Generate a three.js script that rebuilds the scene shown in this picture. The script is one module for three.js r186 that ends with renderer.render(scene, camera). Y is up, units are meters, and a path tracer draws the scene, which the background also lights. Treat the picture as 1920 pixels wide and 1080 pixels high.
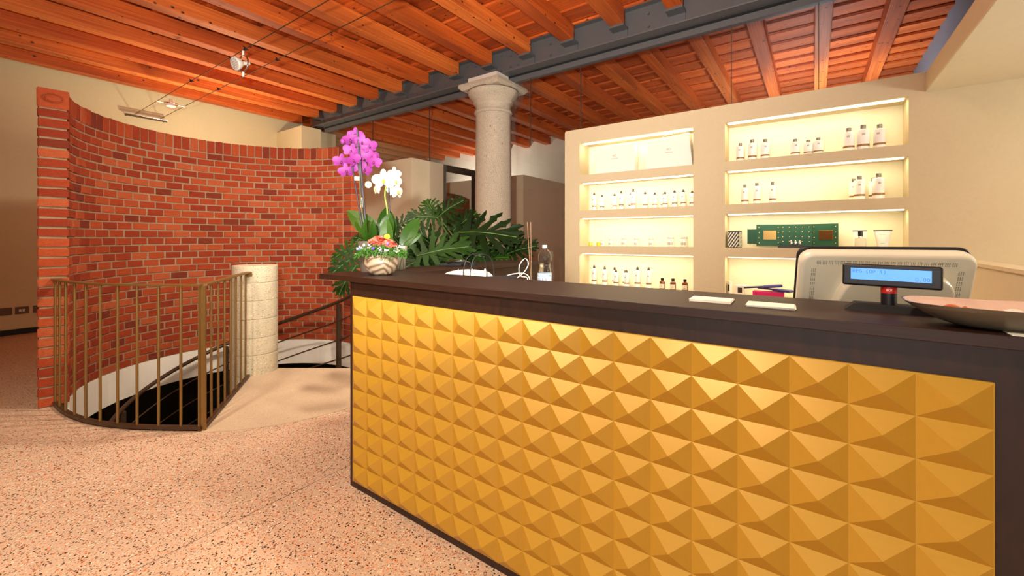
import * as THREE from 'three';
import { RoundedBoxGeometry } from 'three/addons/geometries/RoundedBoxGeometry.js';
import { mergeGeometries } from 'three/addons/utils/BufferGeometryUtils.js';
import { RectAreaLightUniformsLib } from 'three/addons/lights/RectAreaLightUniformsLib.js';
import { Brush, Evaluator, SUBTRACTION } from 'three-bvh-csg';

// ---------------------------------------------------------------- camera, sky, lights, exposure
const scene = new THREE.Scene();
const renderer = new THREE.WebGLRenderer();
renderer.toneMapping = THREE.LinearToneMapping;
renderer.toneMappingExposure = 1.08;
const LI = { flash: 0.72, day: 0.13, s1: 0.65, s2: 1.05, led: 0.8, up: 0.42, sconce: 0.4, upl: 0.44, right: 0.19 };
renderer.shadowMap.enabled = true;
RectAreaLightUniformsLib.init();

const camera = new THREE.PerspectiveCamera(68.78, 1920 / 1080, 0.05, 60);
camera.position.set(0, 1.32, 0);
camera.lookAt(-0.582, 1.32, -0.813);
camera.setViewOffset(1920, 1080, 0, 94, 1920, 1080);   // rising-front lens: verticals stay vertical
camera.updateProjectionMatrix();
scene.add(camera);

scene.background = new THREE.Color().setRGB(0.75, 0.86, 1.0);

const WARM = new THREE.Color().setRGB(1.0, 0.87, 0.66);
const SOFTWARM = new THREE.Color().setRGB(1.0, 0.95, 0.85);

// the photographer's flash beside the camera, aimed at the stair well and the timber ceiling
const flash = new THREE.SpotLight(new THREE.Color().setRGB(1, 0.95, 0.86), 95 * LI.flash, 0, 1.0, 1, 2);
flash.position.set(-0.22, 1.62, 0.12);
flash.target.position.set(-3.1, 3.95, -3.2);
flash.castShadow = true; flash.shadow.radius = 3;
scene.add(flash, flash.target);

// daylight through the unseen glazed street door behind the camera
const dayLight = new THREE.RectAreaLight(new THREE.Color().setRGB(1, 0.95, 0.88), 12 * LI.day, 2.9, 2.25);
dayLight.position.set(0.05, 1.2, 2.66); dayLight.lookAt(0.05, 1.2, 0);
scene.add(dayLight);

// ---------------------------------------------------------------- helpers
function rng(seed) { let a = seed >>> 0; return () => { a = (a + 0x6D2B79F5) | 0; let t = Math.imul(a ^ (a >>> 15), 1 | a); t = (t + Math.imul(t ^ (t >>> 7), 61 | t)) ^ t; return ((t ^ (t >>> 14)) >>> 0) / 4294967296; }; }
const rnd = rng(7);
const rr = (a, b) => a + (b - a) * rnd();
const V = (x, y, z) => new THREE.Vector3(x, y, z);
const names = {};
function numbered(n) { if (names[n] === undefined) { names[n] = 0; return n; } names[n]++; return n + '_' + String(names[n]).padStart(3, '0'); }
function clean(g) { g = g.index ? g.toNonIndexed() : g; for (const k of Object.keys(g.attributes)) if (!['position', 'normal', 'uv'].includes(k)) g.deleteAttribute(k); if (!g.attributes.uv) g.setAttribute('uv', new THREE.BufferAttribute(new Float32Array(g.attributes.position.count * 2), 2)); if (!g.attributes.normal) g.computeVertexNormals(); g.morphAttributes = {}; return g; }
function join(list) { return mergeGeometries(list.map(clean), false); }
function obj(name, geo, m, parent = null) {
  const g = Array.isArray(geo) ? join(geo) : geo;
  const o = new THREE.Mesh(g, m); o.castShadow = true; o.receiveShadow = true;
  o.name = parent ? name : numbered(name); (parent || scene).add(o); return o;
}
function tag(o, label, category, group) { o.userData.label = label; o.userData.category = category; if (group) o.userData.group = group; return o; }
function thing(name, label, category, p = [0, 0, 0], turn = 0, group) { const o = new THREE.Group(); o.name = numbered(name); scene.add(o); o.position.set(...p); o.rotation.y = turn; return tag(o, label, category, group); }
function struct(name, label, category) { const o = new THREE.Group(); o.name = numbered(name); scene.add(o); o.userData.kind = 'structure'; return tag(o, label, category); }
function structMesh(name, geo, m, label, category) { const o = obj(name, geo, m); o.userData.kind = 'structure'; return tag(o, label, category); }
// uv in metres from the face direction
function uvM(g, s = 1, ox = 0, oy = 0, swap = false) {
  g = g.index ? g.toNonIndexed() : g; const p = g.attributes.position; g.computeVertexNormals();
  const uv = new Float32Array(p.count * 2), a = V(), b = V(), c = V(), n = V();
  for (let i = 0; i < p.count; i += 3) {
    a.fromBufferAttribute(p, i); b.fromBufferAttribute(p, i + 1); c.fromBufferAttribute(p, i + 2);
    n.crossVectors(b.clone().sub(a), c.clone().sub(a)); const x = Math.abs(n.x), y = Math.abs(n.y), z = Math.abs(n.z);
    for (let k = 0; k < 3; k++) {
      const q = [a, b, c][k]; let u, v;
      if (y >= x && y >= z) { u = q.x; v = q.z; } else if (x >= z) { u = q.z; v = q.y; } else { u = q.x; v = q.y; }
      if (swap && !(y >= x && y >= z)) { } if (swap && y >= x && y >= z) { const w = u; u = v; v = w; }
      uv[(i + k) * 2] = u * s + ox; uv[(i + k) * 2 + 1] = v * s + oy;
    }
  }
  g.setAttribute('uv', new THREE.BufferAttribute(uv, 2)); return g;
}
function box(x0, y0, z0, x1, y1, z1) { const g = new THREE.BoxGeometry(x1 - x0, y1 - y0, z1 - z0); g.translate((x0 + x1) / 2, (y0 + y1) / 2, (z0 + z1) / 2); return g; }
function ubox(...a) { return uvM(box(...a)); }
function rbox(w, h, d, r = 0.004, s = 1) { return new RoundedBoxGeometry(w, h, d, s, r); }
function rboxAt(x0, y0, z0, x1, y1, z1, r = 0.004, s = 1) { const g = rbox(x1 - x0, y1 - y0, z1 - z0, r, s); g.translate((x0 + x1) / 2, (y0 + y1) / 2, (z0 + z1) / 2); return uvM(g); }
function bar(a, b, r, seg = 8) { const d = b.clone().sub(a), g = new THREE.CylinderGeometry(r, r, d.length(), seg); g.applyQuaternion(new THREE.Quaternion().setFromUnitVectors(V(0, 1, 0), d.clone().normalize())); g.translate((a.x + b.x) / 2, (a.y + b.y) / 2, (a.z + b.z) / 2); return g; }
function tube(pts, r, n = 24, seg = 6, closed = false) { return new THREE.TubeGeometry(new THREE.CatmullRomCurve3(pts.map(p => p.isVector3 ? p : V(...p)), closed), n, r, seg, closed); }
function lathe(pts, seg = 32, start = 0) { return new THREE.LatheGeometry(pts.map(p => new THREE.Vector2(p[0], p[1])), seg, start); }
// tileable value noise
function tileNoise(seed) {
  const N = 256, t = new Float32Array(N * N), r = rng(seed); for (let i = 0; i < t.length; i++) t[i] = r();
  return (x, y, px, py) => { const xi = Math.floor(x), yi = Math.floor(y); let fx = x - xi, fy = y - yi; fx = fx * fx * (3 - 2 * fx); fy = fy * fy * (3 - 2 * fy); const m = (a, p) => ((a % p) + p) % p; const g = (i, j) => t[(m(j, py) % N) * N + (m(i, px) % N)]; return (g(xi, yi) * (1 - fx) + g(xi + 1, yi) * fx) * (1 - fy) + (g(xi, yi + 1) * (1 - fx) + g(xi + 1, yi + 1) * fx) * fy; };
}
const tn = tileNoise(99);
function fbm(u, v, fx, fy, oct = 4) { let s = 0, a = 0.5, k = 0; for (let i = 0; i < oct; i++) { s += a * tn(u * fx + i * 17, v * fy + i * 31, fx, fy); k += a; a *= 0.5; fx *= 2; fy *= 2; } return s / k; }
function dtex(w, h, fn, srgb = true) {
  const d = new Uint8Array(w * h * 4); for (let j = 0; j < h; j++) for (let i = 0; i < w; i++) { const c = fn(i / w, j / h, i, j), k = (j * w + i) * 4; d[k] = Math.max(0, Math.min(255, c[0])); d[k + 1] = Math.max(0, Math.min(255, c[1])); d[k + 2] = Math.max(0, Math.min(255, c[2])); d[k + 3] = 255; }
  return finish(new THREE.DataTexture(d, w, h), srgb);
}
function finish(t, srgb = true) { t.wrapS = t.wrapT = THREE.RepeatWrapping; t.magFilter = THREE.LinearFilter; t.minFilter = THREE.LinearMipmapLinearFilter; t.generateMipmaps = true; if (srgb) t.colorSpace = THREE.SRGBColorSpace; t.needsUpdate = true; return t; }
const mix = (a, b, t) => [a[0] + (b[0] - a[0]) * t, a[1] + (b[1] - a[1]) * t, a[2] + (b[2] - a[2]) * t];
function canvasTex(w, h, draw) { const c = document.createElement('canvas'); c.width = w; c.height = h; const g = c.getContext('2d'); draw(g, w, h); const t = new THREE.CanvasTexture(c); t.colorSpace = THREE.SRGBColorSpace; t.magFilter = THREE.LinearFilter; return t; }
const std = (o) => new THREE.MeshStandardMaterial(o);
const phy = (o) => new THREE.MeshPhysicalMaterial(o);

// ---------------------------------------------------------------- textures and materials
function rep(t, x, y) { const c = t.clone(); c.repeat.set(x, y); c.needsUpdate = true; return c; }
// softwood: u along the grain (4 m), v across (0.8 m)
const knots = []; { const r = rng(5); for (let i = 0; i < 46; i++) knots.push([r(), r(), 0.004 + r() * 0.006, r()]); }
const woodTex = dtex(1024, 256, (u, v) => {
  let w = 0, dk = 0;
  for (const [ku, kv, ks, kr] of knots) { let du = (u - ku), dv = v - kv; du -= Math.round(du); dv -= Math.round(dv); const a = du * 4, b = dv * 0.8; const d2 = a * a * 0.35 + b * b; w += 0.02 * Math.exp(-d2 / 0.0012) * Math.sign(dv || 1); const dd = Math.sqrt(a * a * 0.7 + b * b); if (dd < ks * 1.9) dk = Math.max(dk, 1 - dd / (ks * 1.9)); }
  const g = fbm(u, v + w, 4, 40, 3), f = fbm(u, v, 10, 120, 2), c = fbm(u, v, 3, 4, 3);
  const ring = 0.5 + 0.5 * Math.sin((v + w) * 120 + g * 9);
  let col = mix([228, 122, 50], [178, 80, 28], ring * 0.34 + (f - 0.5) * 0.8 + (fbm(u, v, 6, 9, 3) - 0.4) * 0.9);
  col = mix(col, [148, 66, 24], Math.max(0, (c - 0.48) * 1.6));
  return mix(col, [60, 24, 8], Math.min(1, dk * 1.5));
});
const woodBump = dtex(512, 256, (u, v) => { const a = 90 + 130 * fbm(u, v, 8, 100, 3); return [a, a, a]; }, false);
const M = {};
function woodMat(tint) { return std({ map: woodTex, bumpMap: woodBump, bumpScale: 0.002, roughness: 0.55, color: tint }); }
M.rafter = woodMat(0xffffff); M.rafterB = woodMat(0xf0dcc8); M.board = woodMat(0xf2dccb); M.boardB = woodMat(0xd9c4b4); M.boardC = woodMat(0xfff0e0);
// plaster
const plasterTex = dtex(512, 512, (u, v) => { const a = 246 + 5 * (fbm(u, v, 60, 60, 2) - 0.5) + 4 * (fbm(u, v, 5, 5, 4) - 0.5); return [a, a, a * 0.995]; });
const plasterBump = dtex(512, 512, (u, v) => { const a = 255 * fbm(u, v, 90, 90, 2); return [a, a, a]; }, false);
const plaster = (c) => std({ color: c, map: plasterTex, bumpMap: plasterBump, bumpScale: 0.00015, roughness: 0.85 });
M.wall = plaster(0xeadcb2); M.wallPale = plaster(0xe6dfcc); M.partition = plaster(0xe6d5b4); M.shelf = plaster(0xdccaa6); M.niche = plaster(0xf3ead0);
M.soffit = plaster(0xefe5ca); M.blue = plaster(0x8d93a0); M.white = plaster(0xf6f2ea);
// terrazzo 1.6 m tile
function chips(w, base, kinds, seed) {
  const d = new Uint8Array(w * w * 4), r = rng(seed);
  for (let j = 0; j < w; j++) for (let i = 0; i < w; i++) { const k = (j * w + i) * 4, n = 0.94 + 0.1 * fbm(i / w, j / w, 6, 6, 3) + 0.04 * (r() - 0.5); d[k] = base[0] * n; d[k + 1] = base[1] * n; d[k + 2] = base[2] * n; d[k + 3] = 255; }
  for (const [n, r0, r1, cols] of kinds) for (let q = 0; q < n; q++) {
    const cx = r() * w, cy = r() * w, R = r0 + (r1 - r0) * r() * r(), a = r() * 6.28, e = 0.45 + 0.5 * r(), ca = Math.cos(a), sa = Math.sin(a), c = cols[Math.floor(r() * cols.length)], sk = 0.3 + r() * 0.5, m = 0.88 + r() * 0.22;
    for (let y = -Math.ceil(R); y <= R; y++) for (let x = -Math.ceil(R); x <= R; x++) { const p = Math.abs(x * ca + y * sa) / R, s = Math.abs(-x * sa + y * ca) / (R * e); if (p + s * sk > 1 || s + p * sk > 1) continue; const X = (Math.round(cx + x) + w) % w, Y = (Math.round(cy + y) + w) % w, k = (Y * w + X) * 4; d[k] = Math.min(255, c[0] * m); d[k + 1] = Math.min(255, c[1] * m); d[k + 2] = Math.min(255, c[2] * m); }
  }
  return finish(new THREE.DataTexture(d, w, w));
}
const terrazzoTex = rep(chips(2048, [204, 176, 152], [[16000, 3, 9, [[222, 196, 172], [226, 206, 186], [214, 176, 150]]], [11000, 3, 10, [[208, 136, 96], [200, 118, 80], [216, 152, 118]]], [3800, 2.5, 6, [[150, 112, 92], [128, 104, 92]]], [11000, 2.4, 8, [[30, 24, 22], [46, 36, 32], [66, 50, 42]]]], 11), 0.625, 0.625);
M.terrazzo = std({ map: terrazzoTex, roughness: 0.42 });
const slabTex = rep(chips(1024, [196, 172, 146], [[16000, 1.5, 4, [[206, 184, 158], [186, 160, 134], [176, 150, 126]]], [2200, 1.2, 2.6, [[120, 96, 80], [140, 112, 92]]]], 12), 0.8, 0.8);
M.landing = std({ map: slabTex, roughness: 0.6 });
const newelTex = rep(chips(512, [205, 194, 170], [[2600, 1, 2.6, [[120, 98, 76], [150, 130, 104]]], [3000, 1.5, 4, [[228, 216, 192], [212, 194, 164]]]], 13), 1, 1);
M.newel = std({ map: newelTex, roughness: 0.6 });
const graniteTex = rep(chips(1024, [196, 182, 160], [[20000, 1.5, 4.5, [[214, 202, 182], [176, 160, 138], [204, 188, 166]]], [9000, 1.2, 3.2, [[120, 104, 88], [96, 84, 74], [150, 130, 108]]], [14, 5, 14, [[150, 96, 72]]]], 14), 1, 1);
M.granite = std({ map: graniteTex, roughness: 0.75, bumpMap: graniteTex, bumpScale: 0.0015 });
// bricks
const brickTex = dtex(256, 256, (u, v) => { const n = fbm(u, v, 5, 5, 5), s = fbm(u, v, 40, 40, 2); let c = mix([226, 214, 206], [255, 255, 255], n); if (s > 0.72) c = mix(c, [170, 150, 140], (s - 0.72) * 3); const ch = fbm(u + 0.3, v, 7, 7, 3); if (ch > 0.68) c = mix(c, [255, 250, 240], 0.5); return c; });
const brickBump = dtex(256, 256, (u, v) => { const a = 255 * fbm(u, v, 18, 18, 4); return [a, a, a]; }, false);
M.bricks = [0xa8421a, 0x9e3a16, 0xb04a1e, 0x943414, 0xb45026, 0xa23c18, 0x803016, 0xba5c34].map(c => std({ color: c, map: brickTex, bumpMap: brickBump, bumpScale: 0.004, roughness: 0.9 }));
M.mortar = std({ color: 0xa48e74, map: brickTex, bumpMap: brickBump, bumpScale: 0.003, roughness: 1 });
// laminate of the counter, grain along u 2 m / v 0.5 m
const lamTex = dtex(1024, 512, (u, v) => { const g = fbm(u, v, 5, 90, 4), f = fbm(u, v, 12, 220, 2); return mix([92, 62, 46], [50, 32, 24], g * 0.8 + f * 0.6 - 0.2); });
M.lamTop = std({ map: rep(lamTex, 0.5, 2), color: 0x9c7650, roughness: 0.48 });
const lamV = rep(lamTex, 2, 0.5); lamV.rotation = Math.PI / 2;
M.lamFront = std({ map: lamV, color: 0x9c7650, roughness: 0.48 });
M.gold = std({ color: 0xc9982f, roughness: 0.38, metalness: 0.15, map: rep(plasterTex, 3, 3) });
M.steel = std({ color: 0x6a6a6c, roughness: 0.45, metalness: 0.2, map: plasterTex });
M.steelDark = std({ color: 0x0e0e0e, roughness: 0.75 });
M.bronze = std({ color: 0x8a6a3a, roughness: 0.42, metalness: 0.55 });
M.bronzeDark = std({ color: 0x4a3626, roughness: 0.45, metalness: 0.4 });
M.chrome = std({ color: 0xd8d8d8, roughness: 0.18, metalness: 1 });
M.goldMetal = std({ color: 0xc9a468, roughness: 0.25, metalness: 1 });
M.whitePlastic = std({ color: 0xf1eee6, roughness: 0.35 });
M.creamPlastic = phy({ color: 0xe6e0cc, roughness: 0.3, clearcoat: 0.4, clearcoatRoughness: 0.25 });
M.black = std({ color: 0x17161a, roughness: 0.4 });
M.blackMatt = std({ color: 0x121214, roughness: 0.8 });
M.glass = phy({ color: 0xffffff, roughness: 0.02, transmission: 1, thickness: 0, ior: 1.5 });
M.brownWood = std({ map: rep(woodTex, 1, 1), color: 0x8a5a3c, roughness: 0.6 });
M.cable = std({ color: 0x6b5a3e, roughness: 0.4, metalness: 0.8 });
const leafTex = dtex(128, 128, (u, v) => { const n = fbm(u, v, 8, 8, 3); return mix([255, 255, 255], [190, 205, 180], n); });
const leafMat = (c, r = 0.4) => phy({ color: c, map: leafTex, roughness: r, side: THREE.DoubleSide, transmission: 0.12, thickness: 0, specularIntensity: 0.35 });
M.phil = [0x1c380a, 0x16300a, 0x24440e, 0x122a08].map(c => leafMat(c, 0.55));
M.stalk = std({ color: 0x47622a, roughness: 0.5 });
woodTex.repeat.set(0.25, 1.25); woodBump.repeat.set(0.25, 1.25);

// ---------------------------------------------------------------- floor, landing, stair well
function prism(pts, y0, y1) { const s = new THREE.Shape(pts.map(p => new THREE.Vector2(p[0], -p[1]))); const g = new THREE.ExtrudeGeometry(s, { depth: y1 - y0, bevelEnabled: false }); g.rotateX(-Math.PI / 2); g.translate(0, y0, 0); return uvM(g); }
function strip(inn, out, y0, y1) {   // a standing band between two polylines in plan
  const q = [], n = inn.length, P = (a, y) => [a[0], y, a[1]], quad = (a, b, c, d) => q.push(a, b, c, a, c, d);
  for (let i = 0; i < n - 1; i++) { quad(P(inn[i], y0), P(inn[i + 1], y0), P(inn[i + 1], y1), P(inn[i], y1)); quad(P(out[i + 1], y0), P(out[i], y0), P(out[i], y1), P(out[i + 1], y1)); quad(P(inn[i], y1), P(inn[i + 1], y1), P(out[i + 1], y1), P(out[i], y1)); quad(P(out[i], y0), P(out[i + 1], y0), P(inn[i + 1], y0), P(inn[i], y0)); }
  quad(P(out[0], y0), P(inn[0], y0), P(inn[0], y1), P(out[0], y1)); quad(P(inn[n - 1], y0), P(out[n - 1], y0), P(out[n - 1], y1), P(inn[n - 1], y1));
  const g = new THREE.BufferGeometry(); g.setAttribute('position', new THREE.BufferAttribute(new Float32Array(q.flat()), 3)); return uvM(g);
}
const C = [-4.669, -1.882], RW = 1.223, rad = Math.PI / 180;
const onW = (deg, r) => [C[0] - r * Math.sin(deg * rad), C[1] - r * Math.cos(deg * rad)];
const TH0 = 1, TH1 = 172.4;
const railPts = [[-4.875, -0.600], [-4.70, -0.603], [-4.53, -0.614], [-4.386, -0.635], [-4.231, -0.668], [-4.086, -0.712], [-3.945, -0.771], [-3.808, -0.839], [-3.679, -0.917], [-3.547, -1.003], [-3.395, -1.107]];
const SC = [-4.112, -2.024], SR = 1.19;
const slabArc = []; for (let i = 0; i <= 30; i++) { const a = (51.5 - i * 97.2 / 30) * rad; slabArc.push([SC[0] + SR * Math.cos(a), SC[1] + SR * Math.sin(a)]); }
const wellBack = [[-3.7, -3.13], [-4.3, -3.14]]; for (let d = TH0; d <= TH1; d += 6) wellBack.push(onW(d, RW));
const cutPts = [...railPts, ...slabArc, ...wellBack];
const edgeIn = [-4.43, -2.06];
{
  const floor = struct('floor', 'pink and black speckled terrazzo floor laid in large panels', 'floor');
  const X0 = -8.85, X1 = 3.2, Z0 = -9.2, Z1 = 2.4, ev = new Evaluator(); ev.useGroups = false; ev.attributes = ['position', 'normal', 'uv'];
  const cutter = new Brush(clean(prism(cutPts, -0.5, 0.3))); cutter.updateMatrixWorld();
  const carve = (g) => { const b = new Brush(clean(g)); b.updateMatrixWorld(); return uvM(ev.evaluate(b, cutter, SUBTRACTION).geometry); };
  const sub = obj('floor_slab', carve(box(-13.6, -0.305, -9.3, 3.3, -0.03, 2.9)), std({ color: 0x4a3d34, roughness: 0.9 }), floor);
  const xs = [-13.6, -11.0, -8.3, -5.6, -3.9 - 1.0, -2.19, 0.5, 3.3], zs = [-9.3, -7.3, -4.6, -1.87, 0.86, 2.9];
  xs[4] = -4.9; 
  for (let i = 0; i < xs.length - 1; i++) for (let j = 0; j < zs.length - 1; j++) {
    const g = box(xs[i] + 0.002, -0.03, zs[j] + 0.002, xs[i + 1] - 0.002, 0, zs[j + 1] - 0.002);
    const hit = xs[i] < -2.8 && xs[i + 1] > -6 && zs[j] < -0.5 && zs[j + 1] > -3.3;
    obj('terrazzo_panel', hit ? carve(g) : uvM(g), M.terrazzo, floor);
  }
  const land = struct('floor_landing', 'smooth beige stone landing with curved edge beside the railing', 'landing');
  obj('landing_slab', prism([railPts[railPts.length - 1], ...slabArc, edgeIn, [-4.42, -1.86]], -0.3, 0.004), M.landing, land);
  // white lining of the stair well and the unlit storey below
  const well = struct('wall_stairwell_lining', 'white plastered band lining the stair well below the brick wall', 'lining');
  const a = [], b = []; for (let d = -30; d <= TH1; d += 4) { a.push(onW(d, RW - 0.006)); b.push(onW(d, RW + 0.02)); }
  obj('white_band', strip(a, b, -0.305, 0.0), M.white, well);
  obj('edge_band', strip(railPts, railPts.map(p => [p[0] + 0.015, p[1] + 0.03]), -0.305, -0.002), M.bronzeDark, well);
  const low = struct('wall_basement', 'unlit lower storey seen down the stair well', 'basement');
  obj('basement_floor', ubox(-13.4, -4.1, -9.2, 3.1, -4.0, 2.4), M.landing, low);
  for (const w of [[-13.5, -4.1, -9.3, -13.4, -0.306, 2.5], [3.1, -4.1, -9.3, 3.2, -0.306, 2.5], [-13.5, -4.1, -9.3, 3.2, -0.306, -9.2], [-13.5, -4.1, 2.4, 3.2, -0.306, 2.5]]) obj('basement_wall', uvM(box(...w)), M.wall, low);
}
{ // stone newel in the middle of the stair: stacked drums
  const t = thing('stair_newel', 'cream stone drum column in the middle of the spiral stair', 'column', [-4.506, -0.3, -1.914]);
  const hs = [0, 0.30, 0.497, 0.66, 0.84, 1.017, 1.19, 1.35];
  for (let i = 0; i < hs.length - 1; i++) { const h = hs[i + 1] - hs[i]; const g = lathe([[0, 0], [0.192, 0], [0.197, 0.004], [0.197, h - 0.004], [0.192, h - 0.0005], [0, h - 0.0005]], 40); const m = obj('stone_drum', g, M.newel, t); m.position.y = hs[i]; m.rotation.y = i * 1.3; }
  obj('stem', new THREE.CylinderGeometry(0.19, 0.19, 3.69, 32).translate(0, -1.846, 0), M.newel, t);
}
{ // winding treads below the floor
  const t = thing('spiral_stair', 'stone treads winding down around the cream newel below the floor', 'stair', [0, 0, 0]);
  for (let k = 0; k < 14; k++) {
    const d0 = -50 + k * 25, d1 = d0 + 26, p = []; for (let i = 0; i <= 6; i++) p.push(onW(d0 + (d1 - d0) * i / 6, 1.17)); for (let i = 6; i >= 0; i--) p.push(onW(d0 + (d1 - d0) * i / 6, 0.42));
    obj('tread', prism(p, -0.17 * (k + 1) - 0.06, -0.17 * (k + 1)), M.landing, t);
  }
  // outer handrail with three bars, a helix beside the wall
  const hel = (dy, d0, d1) => { const p = []; for (let d = d0; d <= d1; d += 6) { const q = onW(d, 1.08); p.push(V(q[0], 0.56 - 0.0066 * d + dy, q[1])); } return p; };
  const r = thing('stair_handrail', 'dark bronze handrail with three thin bars following the spiral stair', 'handrail');
  obj('handrail', tube(hel(0, -46, 190), 0.021, 90, 10), M.bronzeDark, r);
  for (let i = 1; i <= 3; i++) obj('rail_bar', tube(hel(-0.235 * i, -46, 190), 0.0085, 80, 6), M.bronzeDark, r);
  for (const d of [-40, 3.5, 78, 135]) { const q = onW(d, 1.08), y = 0.56 - 0.0066 * d; obj('baluster', ubox(q[0] - 0.022, y - 0.92, q[1] - 0.022, q[0] + 0.022, y - 0.03, q[1] + 0.022), M.bronzeDark, r); }
}
{ // bronze railing around the well
  const t = thing('well_railing', 'bronze balustrade curving around the stair well opening', 'railing');
  const cv = new THREE.CatmullRomCurve3(railPts.map(p => V(p[0], 0, p[1])));
  const band = (pts, w, y0, y1) => { const a = [], b = []; pts.forEach((p, i) => { const q = pts[Math.min(i + 1, pts.length - 1)], o = pts[Math.max(i - 1, 0)], dx = q.x - o.x, dz = q.z - o.z, l = Math.hypot(dx, dz); a.push([p.x - dz / l * w / 2, p.z + dx / l * w / 2]); b.push([p.x + dz / l * w / 2, p.z - dx / l * w / 2]); }); return strip(a, b, y0, y1); };
  const arc = cv.getSpacedPoints(40);
  const post = V(-3.40, 0, -1.115), end = V(-4.325, 0, -1.775);
  const lin = [post, end];
  obj('top_rail', [band(arc, 0.045, 0.99, 1.002), band(lin, 0.045, 0.99, 1.002)], M.bronze, t);
  obj('bottom_rail', [band(arc, 0.03, 0.012, 0.034), band(lin, 0.03, 0.012, 0.034)], M.bronzeDark, t);
  const n = 10; for (let i = 0; i < n; i++) { const p = cv.getPointAt(0.02 + i * 0.0985); obj('baluster', bar(V(p.x, 0.02, p.z), V(p.x, 0.992, p.z), 0.0085, 8), M.bronze, t); }
  for (let i = 1; i <= 7; i++) { const p = post.clone().lerp(end, i / 7.6); obj('baluster', bar(V(p.x, 0.02, p.z), V(p.x, 0.992, p.z), 0.0085, 8), M.bronze, t); }
  const pa = new THREE.BoxGeometry(0.012, 0.99, 0.034); pa.rotateY(0.6); pa.translate(-3.412, 0.497, -1.102); const pb = new THREE.BoxGeometry(0.012, 0.99, 0.034); pb.rotateY(-0.96); pb.translate(-3.392, 0.497, -1.112);
  obj('corner_post', [pa, pb], M.bronze, t);
  obj('wall_bracket', ubox(-4.345, 0.955, -1.80, -4.30, 0.995, -1.755), M.bronze, t);
}
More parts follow.
